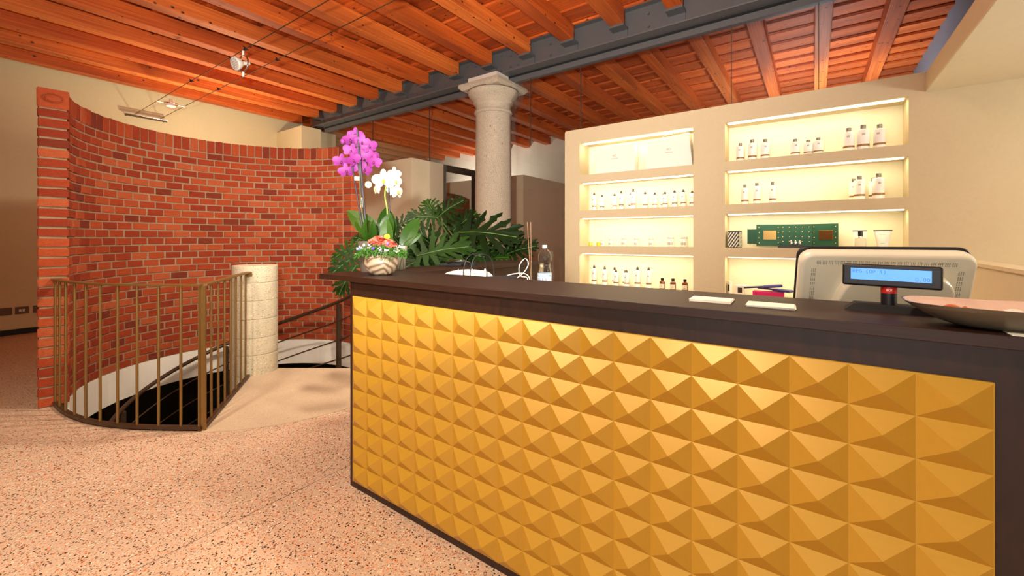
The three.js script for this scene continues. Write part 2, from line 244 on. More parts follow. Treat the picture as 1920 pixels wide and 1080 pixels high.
// ---------------------------------------------------------------- curved brick wall
{
  const W = struct('wall_brick', 'curved red brick wall wrapping the spiral stair', 'brick wall');
  const H = 2.49, TOP = 0.155, pitch = 0.0778, D = 0.165, jit = rng(21);
  function brickGeo(seed) {   // unit brick, face towards +z, worn corners
    const r = rng(seed), ring = (z, c) => [[-0.5 + c, -0.5 + c, z], [0.5 - c, -0.5 + c, z], [0.5 - c, 0.5 - c, z], [-0.5 + c, 0.5 - c, z]].map(p => [p[0] + (r() - 0.5) * 0.02, p[1] + (r() - 0.5) * 0.05, p[2] + (r() - 0.5) * 0.012]);
    const R = [ring(-0.5, 0.05), ring(-0.46, 0), ring(0.46, 0), ring(0.5, 0.045)], q = [];
    for (let k = 0; k < 3; k++) for (let i = 0; i < 4; i++) { const j = (i + 1) % 4; q.push(R[k][i], R[k][j], R[k + 1][j], R[k][i], R[k + 1][j], R[k + 1][i]); }
    q.push(R[3][0], R[3][1], R[3][2], R[3][0], R[3][2], R[3][3], R[0][1], R[0][0], R[0][3], R[0][1], R[0][3], R[0][2]);
    const g = new THREE.BufferGeometry(); g.setAttribute('position', new THREE.BufferAttribute(new Float32Array(q.flat()), 3)); return uvM(g, 1, r(), r());
  }
  const shapes = [1, 2, 3, 4, 5, 6].map(brickGeo), list = [];
  const put = (deg, y, w, h, dd = D, out = 0, end = false) => list.push({ deg, y, w, h, d: dd, out, end, s: Math.floor(jit() * 6), m: jit() < 0.05 ? 6 : jit() < 0.12 ? 7 : Math.floor(jit() * 6) });
  const degPer = 1 / (RW * rad), rows = 30, hb = (H - TOP) / rows;
  for (let k = 0; k < rows; k++) {
    const y = (k + 0.5) * hb; let s0 = 0, s1 = (TH1 - TH0) / degPer;
    put(TH0 + 0.0775 * degPer, y, 0.152, hb - 0.011, D, 0.004 * jit(), true); s0 += 0.165;                 // quoin at the far end
    const lw = k % 2 ? 0.155 : 0.08; put(TH1 - lw / 2 * degPer, y, lw, hb - 0.017, D + 0.004, 0.002 + 0.004 * jit(), true); s1 -= lw + 0.011;   // pier end
    let s = s0; const first = k % 2 ? 0.165 : 0.0825 + jit() * 0.02; let w = first;
    while (s < s1 - 0.03) { let ww = Math.min(w, s1 - s); if (s1 - s - ww < 0.06) ww = s1 - s; put(TH0 + (s + ww / 2) * degPer, y + (jit() - 0.5) * 0.002, ww - 0.011, hb - 0.0115 - jit() * 0.002, D, (jit() - 0.5) * 0.006); s += ww; w = 0.158 + jit() * 0.014; }
  }
  // soldier course on top
  const Ls = (TH1 - TH0) / degPer; let s = 0.105; { let k = 0; while (s > -1 && k < 43) { const w = (Ls - 0.11) / 43; put(TH0 + (k + 0.5) * w * degPer, H - TOP / 2 + (jit() - 0.5) * 0.003, w - 0.01, TOP - 0.01, D, (jit() - 0.5) * 0.006); k++; } }
  const place = (o, b) => { const p = onW(b.deg, RW + b.d / 2 - b.out); o.position.set(p[0], b.y, p[1]); o.rotation.y = b.deg * rad; o.scale.set(b.w, b.h, b.d); };
  const seen = (b) => { const p = onW(b.deg, RW), dx = -p[0], dz = -p[1], l = Math.hypot(dx, dz), f = (Math.sin(b.deg * rad) * dx + Math.cos(b.deg * rad) * dz) / l; return (b.end && b.deg > 90 ? 9 : 0) + b.w * b.h * Math.max(0.02, f) / (l * l); };
  list.sort((p, q) => seen(q) - seen(p));
  const rest = [], tmp = new THREE.Object3D();
  list.forEach((b, i) => {
    if (i < 299) place(obj('brick', shapes[b.s], M.bricks[b.m], W), b);
    else { place(tmp, b); tmp.updateMatrix(); const g = shapes[b.s].clone().applyMatrix4(tmp.matrix); const c = M.bricks[b.m].color, n = g.attributes.position.count, col = new Float32Array(n * 3); for (let k = 0; k < n; k++) { col[k * 3] = c.r; col[k * 3 + 1] = c.g; col[k * 3 + 2] = c.b; } g.setAttribute('color', new THREE.BufferAttribute(col, 3)); rest.push(g); }
  });
  const more = obj('brickwork', mergeGeometries(rest), std({ vertexColors: true, map: brickTex, bumpMap: brickBump, bumpScale: 0.004, roughness: 0.9 }), W); more.userData.kind = 'stuff';
  const a = [], b = []; for (let i = 0; i <= 60; i++) { const d = TH0 + 0.55 + (TH1 - TH0 - 1.1) * i / 60; a.push(onW(d, RW + 0.009)); b.push(onW(d, RW + D - 0.009)); }
  obj('mortar', strip(a, b, 0, H - 0.012), M.mortar, W);
  // stamped end brick
  const e = { deg: TH1 - 2.35, y: H - TOP / 2, w: 0.098, h: TOP - 0.006, d: D + 0.008, out: 0.004 };
  const cap = obj('stamped_brick', shapes[2], M.bricks[4], W); place(cap, e);
  const st = new THREE.TorusGeometry(0.054, 0.0045, 6, 28); st.scale(1, 0.62, 0.7); const er = e.deg * rad, q = onW(TH1 + 0.02, RW + D / 2);
  const disc = new THREE.SphereGeometry(0.042, 20, 8); disc.scale(1, 0.6, 0.08);
  const stamp = obj('oval_stamp', [st, disc], M.bricks[4], W); stamp.position.set(q[0], e.y, q[1]); stamp.rotation.y = TH1 * rad - Math.PI / 2 ;
}
// ---------------------------------------------------------------- outer walls
const ZB = -4.61;   // line of the steel beam
{
  structMesh('wall_left', ubox(-9.05, 0, -4.62, -8.85, 3.96, 2.85), M.wall, 'tall beige plaster wall behind the brick stair enclosure', 'wall');
  structMesh('wall_pier', [ubox(-8.85, 0, -4.55, -7.88, 3.45, -4.16), ubox(-8.85, 0, -4.95, -8.02, 3.45, -4.55)], M.wall, 'beige plaster pier carrying the end of the steel beam', 'wall');
  structMesh('wall_back', ubox(-13.6, 0, -9.4, 1.45, 4.0, -9.2), M.wallPale, 'pale grey beige rear wall under the far rafters', 'wall');
  structMesh('wall_far_left', ubox(-13.8, 0, -9.4, -13.6, 4.0, -4.6), M.wallPale, 'pale wall closing the far room', 'wall');
  structMesh('wall_far_front', ubox(-13.6, 0, -4.8, -9.05, 4.0, -4.6), M.wallPale, 'plaster wall dividing off the far room', 'wall');
  structMesh('wall_right_upper', ubox(1.25, 2.54, -9.4, 1.45, 4.0, 2.85), M.blue, 'blue grey upper wall above the lowered ceiling', 'wall');
  structMesh('wall_far_right', ubox(1.25, 0, -9.4, 1.45, 2.54, -4.6), M.blue, 'blue grey wall of the far room', 'wall');
  structMesh('wall_right', ubox(3.2, 0, -4.6, 3.4, 2.6, 2.85), M.wall, 'beige wall beyond the reception desk', 'wall');
  const fr = struct('wall_front', 'thick beige front wall with an unseen glazed street door', 'wall');
  obj('wall_panel', [ubox(-8.85, 0, 2.4, -1.45, 4.0, 2.85), ubox(1.5, 0, 2.4, 3.4, 4.0, 2.85), ubox(-1.45, 2.36, 2.4, 1.5, 4.0, 2.85)], M.wall, fr);
  const dr = struct('door_2', 'unseen glazed street door with dark mullions behind the camera', 'door');  // door out of view, placed to let daylight onto floor and counter
  for (const x of [-1.45, -0.8, 0.02, 0.75, 1.45]) obj('mullion', ubox(x, 0, 2.70, x + 0.05, 2.36, 2.76), M.steelDark, dr);
  obj('rail', [ubox(-1.45, 0, 2.70, 1.5, 0.12, 2.76), ubox(-1.45, 2.28, 2.70, 1.5, 2.36, 2.76)], M.steelDark, dr);
  for (const [a, b] of [[-1.40, -0.8], [-0.75, 0.02], [0.07, 0.75], [0.80, 1.45]]) obj('pane', ubox(a, 0.12, 2.725, b, 2.28, 2.733), M.glass, dr);
  structMesh('baseboard_left', ubox(-8.85, 0, -4.1, -8.825, 0.075, 2.4), std({ color: 0x15171c, roughness: 0.5 }), 'black baseboard along the beige wall', 'baseboard');
  structMesh('roof', ubox(-13.8, 3.97, -9.4, 1.45, 4.1, 2.85), M.wall, 'roof deck above the boards', 'roof');
  // lowered ceiling over the desk
  structMesh('ceiling_lowered', uvM(rbox(2.55, 0.14, 6.7, 0.006).translate(0.667 + 1.275, 2.46, -0.93)), M.soffit, 'smooth cream lowered ceiling slab over the desk', 'ceiling');
  // enclosed volumes under the glass
  structMesh('wall_partition', [ubox(-7.88, 0, -4.45, -4.945, 2.535, -4.29), ubox(-5.06, 0, -4.97, -4.945, 2.535, -4.45)], M.partition, 'beige partition with a clean corner behind the orchids', 'wall');
  structMesh('wall_partition_rear', [ubox(-8.4, 0, -6.85, -4.55, 2.54, -6.73), ubox(-4.67, 0, -9.2, -4.55, 2.54, -6.85)], M.partition, 'taupe rear partition beyond the granite column', 'wall');
  structMesh('wall_inner', [ubox(-7.9, 0, -6.6, -7.8, 2.5, -4.45)], M.partition, 'wall inside the room behind the black door frame', 'wall');
}
{ // black door frame and the brown cabinet inside
  const d = struct('door_1', 'black framed opening in the beige partition', 'door');
  obj('jamb', ubox(-5.03, 0, -5.03, -4.94, 2.53, -4.97), M.steelDark, d); obj('jamb', ubox(-5.03, 0, -5.82, -4.94, 2.53, -5.76), M.steelDark, d);
  obj('head', ubox(-5.03, 2.43, -5.76, -4.94, 2.53, -5.03), M.steelDark, d);
  structMesh('wall_partition_side', ubox(-5.03, 0, -6.73, -4.945, 2.535, -5.82), M.partition, 'beige partition beside the black door frame', 'wall');
  const c = thing('wooden_cupboard', 'brown wooden cupboard with arched top inside the doorway', 'cupboard', [-6.6, 0, -6.42]);
  const arch = (w, h, r) => { const s = new THREE.Shape(); s.moveTo(-w / 2, 0); s.lineTo(w / 2, 0); s.lineTo(w / 2, h); s.quadraticCurveTo(0, h + r, -w / 2, h); s.closePath(); return s; };
  const sh = arch(1.7, 2.12, 0.34), ho = arch(1.5, 2.04, 0.3); const hp = new THREE.Path(ho.getPoints(12).map(p => new THREE.Vector2(p.x, p.y + 0.06))); sh.holes.push(hp);
  obj('frame', uvM(new THREE.ExtrudeGeometry(sh, { depth: 0.3, bevelEnabled: false }).translate(0, 0, -0.1)), M.brownWood, c);
  obj('back_board', ubox(-0.8, 0.05, -0.1, 0.8, 2.12, -0.08), M.brownWood, c);
  for (const y of [0.5, 1.0, 1.62]) obj('shelf', ubox(-0.75, y, -0.08, 0.75, y + 0.03, 0.18), M.brownWood, c);
}
// ---------------------------------------------------------------- timber ceiling
{
  const ce = struct('ceiling', 'timber ceiling of orange brown rafters and lapped boards', 'ceiling');
  const PX = 0.617, W = 0.155;
  const raft = (xr, z0, z1, m) => obj('rafter', uvM(rbox(W, 0.175, z1 - z0, 0.006).translate(xr - W / 2, 3.68 + 0.0875, (z0 + z1) / 2), 1, rr(0, 4), rr(0, 4), true), m, ce);
  for (let k = -12; k <= 3; k++) raft(-1.08 + k * PX + rr(-0.006, 0.006), -4.50, 2.4, k % 2 ? M.rafter : M.rafterB);
  for (let k = -20; k <= 3; k++) raft(-1.08 + k * PX + 0.015, -9.25, -4.73, k % 2 ? M.rafterB : M.rafter);
  // lapped boards on the rafters, low edge towards the street
  const lay = (x0, x1, z0, z1, w, mats) => {
    for (let z = z0; z < z1; z += w) {
      const cuts = [x0]; let x = x0 + rr(1.2, 3); while (x < x1 - 1) { cuts.push(x); x += rr(2.4, 3.7); } cuts.push(x1);
      for (let i = 0; i < cuts.length - 1; i++) {
        const g = uvM(box(-(cuts[i + 1] - cuts[i]) / 2 + 0.001, -0.012, -w / 2, (cuts[i + 1] - cuts[i]) / 2 - 0.001, 0.014, w / 2 + 0.02), 1, rr(0, 4), rr(0, 4));
        const o = obj('board', g, mats[Math.floor(rr(0, 3))], ce); o.position.set((cuts[i] + cuts[i + 1]) / 2, 3.885, z + w / 2); o.rotation.x = 0.10;
      }
    }
  };
  lay(-8.85, 1.25, -4.5, 2.4, 0.3, [M.board, M.boardB, M.boardC]); lay(-13.5, 1.25, -9.2, -4.72, 0.335, [M.board, M.boardB, M.boardC]);
}
// ---------------------------------------------------------------- steel beam with hangers, glazing channel and glass
{
  const b = struct('beam_steel', 'grey painted steel beam carrying the rafters', 'beam');
  const x0 = -8.3, x1 = 1.25;
  obj('web', ubox(x0, 3.52, ZB - 0.01, x1, 3.87, ZB + 0.01), M.steel, b);
  obj('flange', rboxAt(x0, 3.51, -4.75, x1, 3.53, -4.47, 0.003), M.steel, b);
  obj('flange', rboxAt(x0, 3.855, -4.70, x1, 3.872, -4.52, 0.003), M.steel, b);
  const bolt = new THREE.CylinderGeometry(0.013, 0.013, 0.03, 6).rotateX(Math.PI / 2);
  for (let k = -11; k <= 3; k++) {
    const xr = -1.08 + k * 0.617;
    obj('hanger', [ubox(xr - 0.165, 3.655, -4.60, xr + 0.01, 3.679, -4.455), ubox(xr - 0.16, 3.53, -4.597, xr + 0.005, 3.66, -4.585)], M.steel, b);
    const near = Math.abs(xr + 3.9) < 0.7;
    for (const [dx, y] of (k % 2 || near) ? [[0.24, 3.76], [0.24, 3.62]] : []) { const o = obj('bolt', bolt, M.steel, b); o.position.set(xr + dx, y, -4.585); }
    if (near) for (const [dx, y] of [[0.08, 3.60], [0.08, 3.8], [0.36, 3.76], [0.36, 3.62]]) { const o = obj('bolt', bolt, M.steel, b); o.position.set(xr + dx, y, -4.585); }
  }
  const w = struct('window_1', 'frameless glass partition hung from a channel under the beam', 'glass partition');
  obj('channel', ubox(-7.9, 3.42, -4.70, x1, 3.495, -4.63), M.steel, w);
  obj('painted_gap_shade', ubox(-7.9, 3.484, -4.69, x1, 3.511, -4.628), M.blackMatt, w);  // black strip standing for the shade in the gap above the channel
  M.seal = std({ color: 0x3a3a34, roughness: .5 }); for (const [x, y0] of [[-4.95, 2.54], [-3.04, 2.54], [-2.31, 2.54], [-.66, 2.54], [.04, 2.54], [-6.4, 2.54]]) obj('glass_joint', box(x - .0028, y0, -4.6755, x + .0028, 3.43, -4.6605), M.seal, w);
  const gz = -4.668, pane = (a, c, y0) => obj('pane', ubox(a + 0.003, y0, gz - 0.005, c - 0.003, 3.43, gz + 0.005), M.glass, w);
  pane(-7.88, -6.4, 2.54); pane(-6.4, -4.95, 2.54); pane(-4.95, -3.88, 0.02); pane(-3.36, -3.04, 0.02); pane(-3.04, -2.31, 0.02); pane(-2.31, -0.66, 2.54); pane(-0.66, 0.04, 2.54); pane(0.04, 1.25, 2.54);
}
{ // granite column
  const t = thing('granite_column', 'speckled granite column with moulded capital under the steel beam', 'column', [-3.62, 0, -4.61]);
  const P = [[0, 0], [0.33, 0], [0.33, 0.12], [0.29, 0.2], [0.262, 0.24], [0.258, 1.2], [0.252, 2.1], [0.243, 3.02]];
  const sh = lathe(P, 48); const uv = sh.attributes.uv; for (let i = 0; i < uv.count; i++) { uv.setX(i, uv.getX(i) * 1.6); uv.setY(i, uv.getY(i) * 3.2); }
  obj('shaft', sh, M.granite, t);
  const cap = lathe([[0.2, 3.015], [0.247, 3.015], [0.262, 3.03], [0.266, 3.045], [0.26, 3.062], [0.245, 3.07], [0.244, 3.13], [0.25, 3.16], [0.272, 3.165], [0.276, 3.19], [0.268, 3.2], [0.30, 3.235], [0.335, 3.27], [0.35, 3.31], [0.352, 3.335], [0.2, 3.335]], 48); const u2 = cap.attributes.uv; for (let i = 0; i < u2.count; i++) { u2.setX(i, u2.getX(i) * 1.6); u2.setY(i, u2.getY(i) * 0.6); }
  obj('capital', cap, M.granite, t);
  const slab = (a, b, y0, y1) => { const g = new THREE.CylinderGeometry(b * Math.SQRT1_2, a * Math.SQRT1_2, y1 - y0, 4, 1, false, Math.PI / 4); g.translate(0, (y0 + y1) / 2, 0); return uvM(g); };
  obj('abacus', [slab(0.62, 0.69, 3.335, 3.375), slab(0.69, 0.68, 3.375, 3.415), slab(0.68, 0.5, 3.415, 3.46)], M.granite, t);
  obj('top_plinth', slab(0.5, 0.5, 3.455, 3.508), std({ color: 0xd9d2c4, roughness: 0.6 }), t);
}
// ---------------------------------------------------------------- display wall with lit niches
const ZS = -4.28, NL = [-2.132, -0.932], NR = [-0.660, 0.580];
const NROWS = [[2.020, 2.378], [1.626, 1.932], [1.231, 1.538], [0.795, 1.146]];
{
  const w = struct('wall_display', 'warm beige display wall with eight recessed lit niches', 'wall');
  const s = new THREE.Shape(); s.moveTo(-2.318, 0); s.lineTo(3.2, 0); s.lineTo(3.2, 2.54); s.lineTo(-2.290, 2.54); s.quadraticCurveTo(-2.318, 2.54, -2.318, 2.512); s.closePath();
  for (const [a, b] of [NL, NR]) for (const [y0, y1] of NROWS) { const h = new THREE.Path(); h.moveTo(a, y0); h.lineTo(b, y0); h.lineTo(b, y1); h.lineTo(a, y1); h.closePath(); s.holes.push(h); }
  obj('front', uvM(new THREE.ExtrudeGeometry(s, { depth: 0.25, bevelEnabled: false }).translate(0, 0, ZS - 0.25)), M.shelf, w);
  obj('back_panel', ubox(-2.318, 0, -4.60, 3.2, 2.54, -4.53), M.niche, w);
  for (const [a, b] of [NL, NR]) NROWS.forEach(([y0, y1], i) => {
    const led = obj('led_strip', ubox(a + 0.02, y1 - 0.008, ZS - 0.085, b - 0.02, y1 - 0.001, ZS - 0.03), std({ color: 0xffffff, emissive: new THREE.Color().setRGB(1, 0.9, 0.62), emissiveIntensity: 3.5 * LI.led }), w);  // wide glowing strip also stands for the bright band on the niche ceiling
    const L = new THREE.RectAreaLight(new THREE.Color().setRGB(1, 0.87, 0.54), 25 * LI.led, b - a - 0.06, 0.05);
    L.position.set((a + b) / 2, y1 - 0.0095, ZS - 0.0575); L.lookAt((a + b) / 2, y0, ZS - 0.13); scene.add(L);
  });
}
// ---------------------------------------------------------------- things on the niches
const KO = (g, x, y, s) => { g.lineWidth = s * 0.09; g.beginPath(); g.moveTo(x - s * 0.9, y - s * 0.45); g.lineTo(x - s * 0.9, y + s * 0.45); g.moveTo(x - s * 0.3, y - s * 0.45); g.lineTo(x - s * 0.85, y); g.lineTo(x - s * 0.25, y + s * 0.45); g.stroke(); g.beginPath(); for (let i = 0; i <= 6; i++) { const a = i * Math.PI / 3 + 0.5; const px = x + s * 0.35 + Math.cos(a) * s * 0.55, py = y + Math.sin(a) * s * 0.55; i ? g.lineTo(px, py) : g.moveTo(px, py); } g.stroke(); };
M.label = std({ roughness: 0.4, map: canvasTex(512, 256, (g, w, h) => { g.fillStyle = '#fbf9f4'; g.fillRect(0, 0, w, h); g.strokeStyle = '#8a7a66'; KO(g, 256, 100, 22); g.fillStyle = '#8a7a66'; for (let i = 0; i < 9; i++) g.fillRect(236 + i * 4.6, 136, 2.6, 4);  }) });
M.amber = phy({ color: 0x7a3a10, roughness: 0.12, clearcoat: 0.6 });
M.bottleCap = std({ color: 0x6a5a4a, roughness: 0.3, metalness: 0.8 });
M.silverCap = std({ color: 0x8c857c, roughness: 0.3, metalness: 0.7 }); M.bandGold = std({ color: 0x9c743c, roughness: 0.4, metalness: 0.3, side: THREE.DoubleSide });
M.paper = std({ color: 0xf7f2e4, roughness: 0.8 });
const cache = {};
function bottle(kind, w, h) {
  const key = kind + w.toFixed(3) + h.toFixed(3), r = w / 2, g = new THREE.Group(); g.name = 'x';
  if (!cache[key]) {
    const c = cache[key] = {}, ch = kind === 'spray' ? 0.15 * h : 0.17 * h, sh = kind === 'spray' ? 0.08 * h : 0.03 * h, bh = h - ch - sh;
    c.body = lathe([[0, 0], [r * 0.9, 0], [r, h * 0.02], [r, bh - r * .06], [r * 0.95, bh + sh * 0.3], [r * 0.45, bh + sh], [0, bh + sh]], 24, Math.PI);
    c.cap = kind === 'spray' ? lathe([[0, 0], [r * 0.5, 0], [r * 0.5, ch * 0.5], [r * 0.36, ch * 0.56], [r * 0.34, ch * 0.98], [r * 0.25, ch], [0, ch]], 18) : lathe([[0, 0], [r * 0.46, 0], [r * 0.46, ch * 0.95], [r * 0.42, ch], [0, ch]], 18);
    c.band = lathe([[r * 1.008, h * (kind === 'spray' ? 0.2 : 0.14)], [r * 1.008, h * (kind === 'spray' ? 0.27 : 0.22)]], 24);
    c.cy = bh + sh;
  }
  return cache[key];
}
function putBottle(kind, x, base, w, h, z, label, group) {
  w = Math.round(w * 200) / 200; h = Math.round(h * 100) / 100; const c = bottle(kind, w, h);
  const t = thing('cosmetic_bottle', label, 'bottle', [x, base, z], rr(-0.35, 0.25), group);
  obj('body', c.body, M.label, t); const cap = obj('cap', c.cap, kind === 'spray' ? M.bottleCap : M.silverCap, t); cap.position.y = c.cy; obj('gold_band', c.band, M.bandGold, t);
}
{
  const y = NROWS.map(r => r[0] + 0.0005), z = -4.365;
  const row = (kind, yy, list) => { for (const [x, w, h, dz, lab, grp] of list) putBottle(kind, x, yy, w, h, z + dz, lab, grp); };
  const T = 'in the uppermost niche above the gift box';
  const trio = (L, lab, grp) => L.map(q => [...q, 0, lab, grp]);
  row('stout', y[0], [...trio([[-0.545, .064, .17]], 'shortest of three white bottles grouped beside the niche wall ' + T.slice(0, 22)), ...trio([[-0.449, .068, .19], [-0.349, .071, .18]], 'medium white bottle beside the shortest one ' + T, 'medium bottles uppermost right niche'), ...trio([[-0.126, .069, .15], [-0.035, .063, .13], [0.034, .068, .14]], 'small white bottle of the middle group ' + T, 'small bottles uppermost right niche'), ...trio([[0.234, .073, .19], [0.324, .08, .2], [0.423, .077, .19]], 'largest stout white bottle with gold band ' + T, 'large bottles uppermost right niche')]);
  const U = 'in the niche directly above the green gift box';
  row('stout', y[1], [...trio([[-0.508, .06, .18], [-0.413, .058, .19], [-0.292, .056, .19]], 'slim white silver capped bottle ' + U, 'slim bottles above gift box'), [0.301, .07, .19, 0, 'wide white gold banded bottle ' + U, 'wide bottles above gift box'], [0.417, .074, .2, 0, 'wide white gold banded bottle ' + U, 'wide bottles above gift box'], [0.27, .06, .18, -.08, 'white bottle half hidden behind a wide one ' + U.slice(0, 22) + ' the gift box', 'hidden bottles above gift box'], [0.395, .06, .18, -.09, 'white bottle half hidden behind a wide one ' + U.slice(0, 22) + ' the gift box', 'hidden bottles above gift box']]);
  const B = 'in the niche under the paper bags';
  for (const [x, h, dz] of [[-1.994, .2, 0], [-1.935, .18, -.08], [-1.775, .18, -.05], [-1.679, .2, 0], [-1.60, .18, -.07], [-1.548, .21, 0], [-1.445, .18, -.07], [-1.322, .16, 0], [-1.26, .15, -.08], [-1.220, .16, 0], [-1.16, .15, -.08], [-1.127, .17, 0], [-1.07, .15, -.08], [-1.043, .17, 0], [-0.975, .16, -.06]]) putBottle('spray', x, y[1], 0.05, h, z + dz, (dz ? 'slim white bottle set back in the rear row ' : h > .19 ? 'tall slim white bottle in the front row ' : 'short slim white bottle in the front row ') + B, dz ? 'rear slim bottles' : h > .19 ? 'tall front slim bottles' : 'short front slim bottles');
  for (const [x, h, dz] of [[-1.994, .22, 0], [-1.868, .21, 0], [-1.79, .2, -.09], [-1.739, .18, 0], [-1.67, .17, -.09], [-1.620, .18, 0], [-1.54, .17, -.09], [-1.502, .22, 0], [-1.385, .22, 0]]) putBottle('spray', x, y[3], 0.055, h, z + dz, (dz ? 'pale bottle standing behind the pump bottles ' : h > .2 ? 'tall white bottle with bronze pump cap ' : 'short white bottle with bronze pump cap ') + 'in the niche with amber bottles', dz ? 'rear pump bottles' : h > .2 ? 'tall pump bottles' : 'short pump bottles');
  const amberLab = canvasTex(128, 96, (g, w, h) => { g.fillStyle = '#ece2cc'; g.fillRect(0, 0, w, h); g.strokeStyle = '#6a4a2a'; KO(g, 64, 36, 14); g.fillStyle = '#6a4a2a'; g.fillRect(34, 62, 60, 4); g.fillRect(44, 74, 40, 3); });
  for (const x of [-1.247, -1.142, -1.028]) {
    const t = thing('amber_bottle', 'small amber glass bottle with dark cap and cream label in the lowest niche', 'bottle', [x, y[3], z], 0, 'amber bottles');
    obj('body', lathe([[0, 0], [.026, 0], [.028, .004], [.028, .072], [.022, .084], [.013, .09], [.013, .096], [0, .096]], 24), M.amber, t);
    obj('cap', lathe([[0, 0], [.0155, 0], [.0155, .02], [.013, .023], [0, .023]], 18).translate(0, .094, 0), M.steelDark, t);
    const lb = new THREE.CylinderGeometry(.0284, .0284, .045, 20, 1, true, -1.0, 2.0); lb.translate(0, .038, 0); obj('label', lb, std({ map: amberLab, roughness: .7 }), t);
  }
  // third left niche: jars and yellow phials
  const jarLab = canvasTex(256, 128, (g, w, h) => { g.fillStyle = '#f4efe2'; g.fillRect(0, 0, w, h); g.fillStyle = '#8a7f6c'; for (let i = 0; i < 7; i++) g.fillRect(96 + i * 9.4, 46, 6, 12); g.fillStyle = '#b09a6a'; g.fillRect(98, 76, 60, 4); });
  const jarM = std({ map: jarLab, roughness: 0.35 }), lidM = std({ color: 0xf3eee2, roughness: .3 });
  for (const [x, w, h] of [[-1.893, .047, .07], [-1.800, .05, .08], [-1.649, .056, .095], [-1.516, .05, .09], [-1.360, .05, .088], [-1.166, .07, .105], [-1.036, .068, .105]]) {
    const t = thing('cream_jar', 'cream coloured cosmetic jar in the niche with the yellow phials', 'jar', [x, y[2], z], rr(-.2, .2), 'cream jars');
    obj('body', lathe([[0, 0], [w / 2 - .003, 0], [w / 2, .003], [w / 2, h * .74], [0, h * .74]], 24, Math.PI), jarM, t); obj('lid', lathe([[0, 0], [w / 2 * .96, 0], [w / 2 * .96, h * .22], [w / 2 * .9, h * .25], [0, h * .25]], 24).translate(0, h * .745, 0), lidM, t);
  }
  for (const x of [-2.027, -1.935]) {
    const t = thing('yellow_phial', 'tiny phial of bright yellow oil with clear cap', 'phial', [x, y[2], z + .02], 0, 'yellow phials');
    obj('body', lathe([[0, 0], [.02, 0], [.021, .003], [.021, .038], [.016, .042], [0, .042]], 18), phy({ color: 0xe6d21a, roughness: .1, clearcoat: .8 }), t); obj('cap', new THREE.CylinderGeometry(.014, .014, .018, 16).translate(0, .05, 0), lidM, t);
  }
  // two paper carrier bags
  const bagTex = canvasTex(512, 340, (g, w, h) => { g.fillStyle = '#f8f4e8'; g.fillRect(0, 0, w, h); g.strokeStyle = '#7d6f5a'; KO(g, 262, 140, 24); g.fillStyle = '#b3a68c'; for (let i = 0; i < 11; i++) g.fillRect(222 + i * 7.6, 172, 4.6, 9); });
  for (const [i, x, wt, wb, h] of [[0, -1.735, .42, .44, .29], [1, -1.172, .38, .45, .315]]) {
    const t = thing('paper_bag', i ? 'white paper carrier bag leaning with its top folded narrower' : 'white paper carrier bag with a square front and small emblem', 'bag', [x, y[0], -4.36]);
    const s = new THREE.Shape(); s.moveTo(-wb / 2, 0); s.lineTo(wb / 2, 0); s.lineTo(wt / 2 + (i ? .0 : .01), h); s.lineTo(-wt / 2, h - .012 + (i ? -.02 : 0)); s.closePath();
    const g = new THREE.ExtrudeGeometry(s, { depth: .1, bevelEnabled: true, bevelSize: .002, bevelThickness: .002, bevelSegments: 1 }); g.translate(0, .003, -.05); const p = g.attributes.position, uv = g.attributes.uv; for (let k = 0; k < p.count; k++) uv.setXY(k, p.getX(k) / .46 + .5, p.getY(k) / .31);
    obj('body', g, std({ map: bagTex, roughness: .8 }), t);
    obj('handle', tube([[-.06, h - .04, .056], [-.05, h - .005, .054], [0, h + .012, .05], [.05, h - .005, .054], [.06, h - .04, .056]], .0025, 20, 5), M.paper, t);
  }
  // green folding gift box
  const gx = -0.125, gz = -4.40, t = thing('gift_box', 'dark green folding gift box standing open with gold dots and gold plates', 'gift box', [gx, y[2], gz]);
  const green = std({ color: 0x124a34, roughness: .55 }), gh = .19;
  const panel = (w, x, z, ry, nm) => { const o = obj(nm, rbox(w, gh, .014, .002), green, t); o.position.set(x, gh / 2 + .018, z); o.rotation.y = ry; return o; };
  panel(.25, 0, -.06, 0, 'centre_panel'); const pl = panel(.19, -.205, -.02, 0.42, 'left_panel'), pr = panel(.19, .205, -.02, -0.42, 'right_panel');
  const fl = obj('flap', rbox(.08, .13, .005, .001), green, t); fl.position.set(-.325, .1, .02); fl.rotation.y = -.1;
  for (const p of [pl, pr]) { const o = obj('gold_plate', rbox(.105, .08, .004, .001), M.goldMetal, p); o.position.set(.01, 0, .009); }
  const dot = new THREE.SphereGeometry(.0055, 8, 6); dot.scale(1, 1, .4);
  for (let i = 0; i < 5; i++) for (let j = 0; j < 4; j++) { const o = obj('gold_dot', dot, M.goldMetal, t); o.position.set(-.095 + i * .0475, .055 + j * .042, -.052); }
  for (const p of [pl, pr]) for (const sx of [-.078, .08]) for (let j = 0; j < 4; j++) { const o = obj('gold_dot', dot, M.goldMetal, p); o.position.set(sx, -.07 + j * .046, .008); }
  obj('base_tray', rboxAt(-.125, 0, -.06, .125, .02, .06, .003), M.black, t);
  for (const dx of [-.03, 0, .03]) obj('small_flask', lathe([[0, 0], [.012, 0], [.012, .03], [.006, .036], [.006, .046], [0, .046]], 12).translate(dx, .02, .02), M.chrome, t);
  // striped box
  const stripe = canvasTex(256, 300, (g, w, h) => { g.fillStyle = '#ece6d4'; g.fillRect(0, 0, w, h); g.strokeStyle = '#20302a'; g.lineWidth = 24; for (let k = -10; k < 14; k++) { g.beginPath(); g.moveTo(k * 66, h); g.lineTo(k * 66 + 260, 0); g.stroke(); } g.lineWidth = 10; g.strokeRect(4, 4, w - 8, h - 8); });
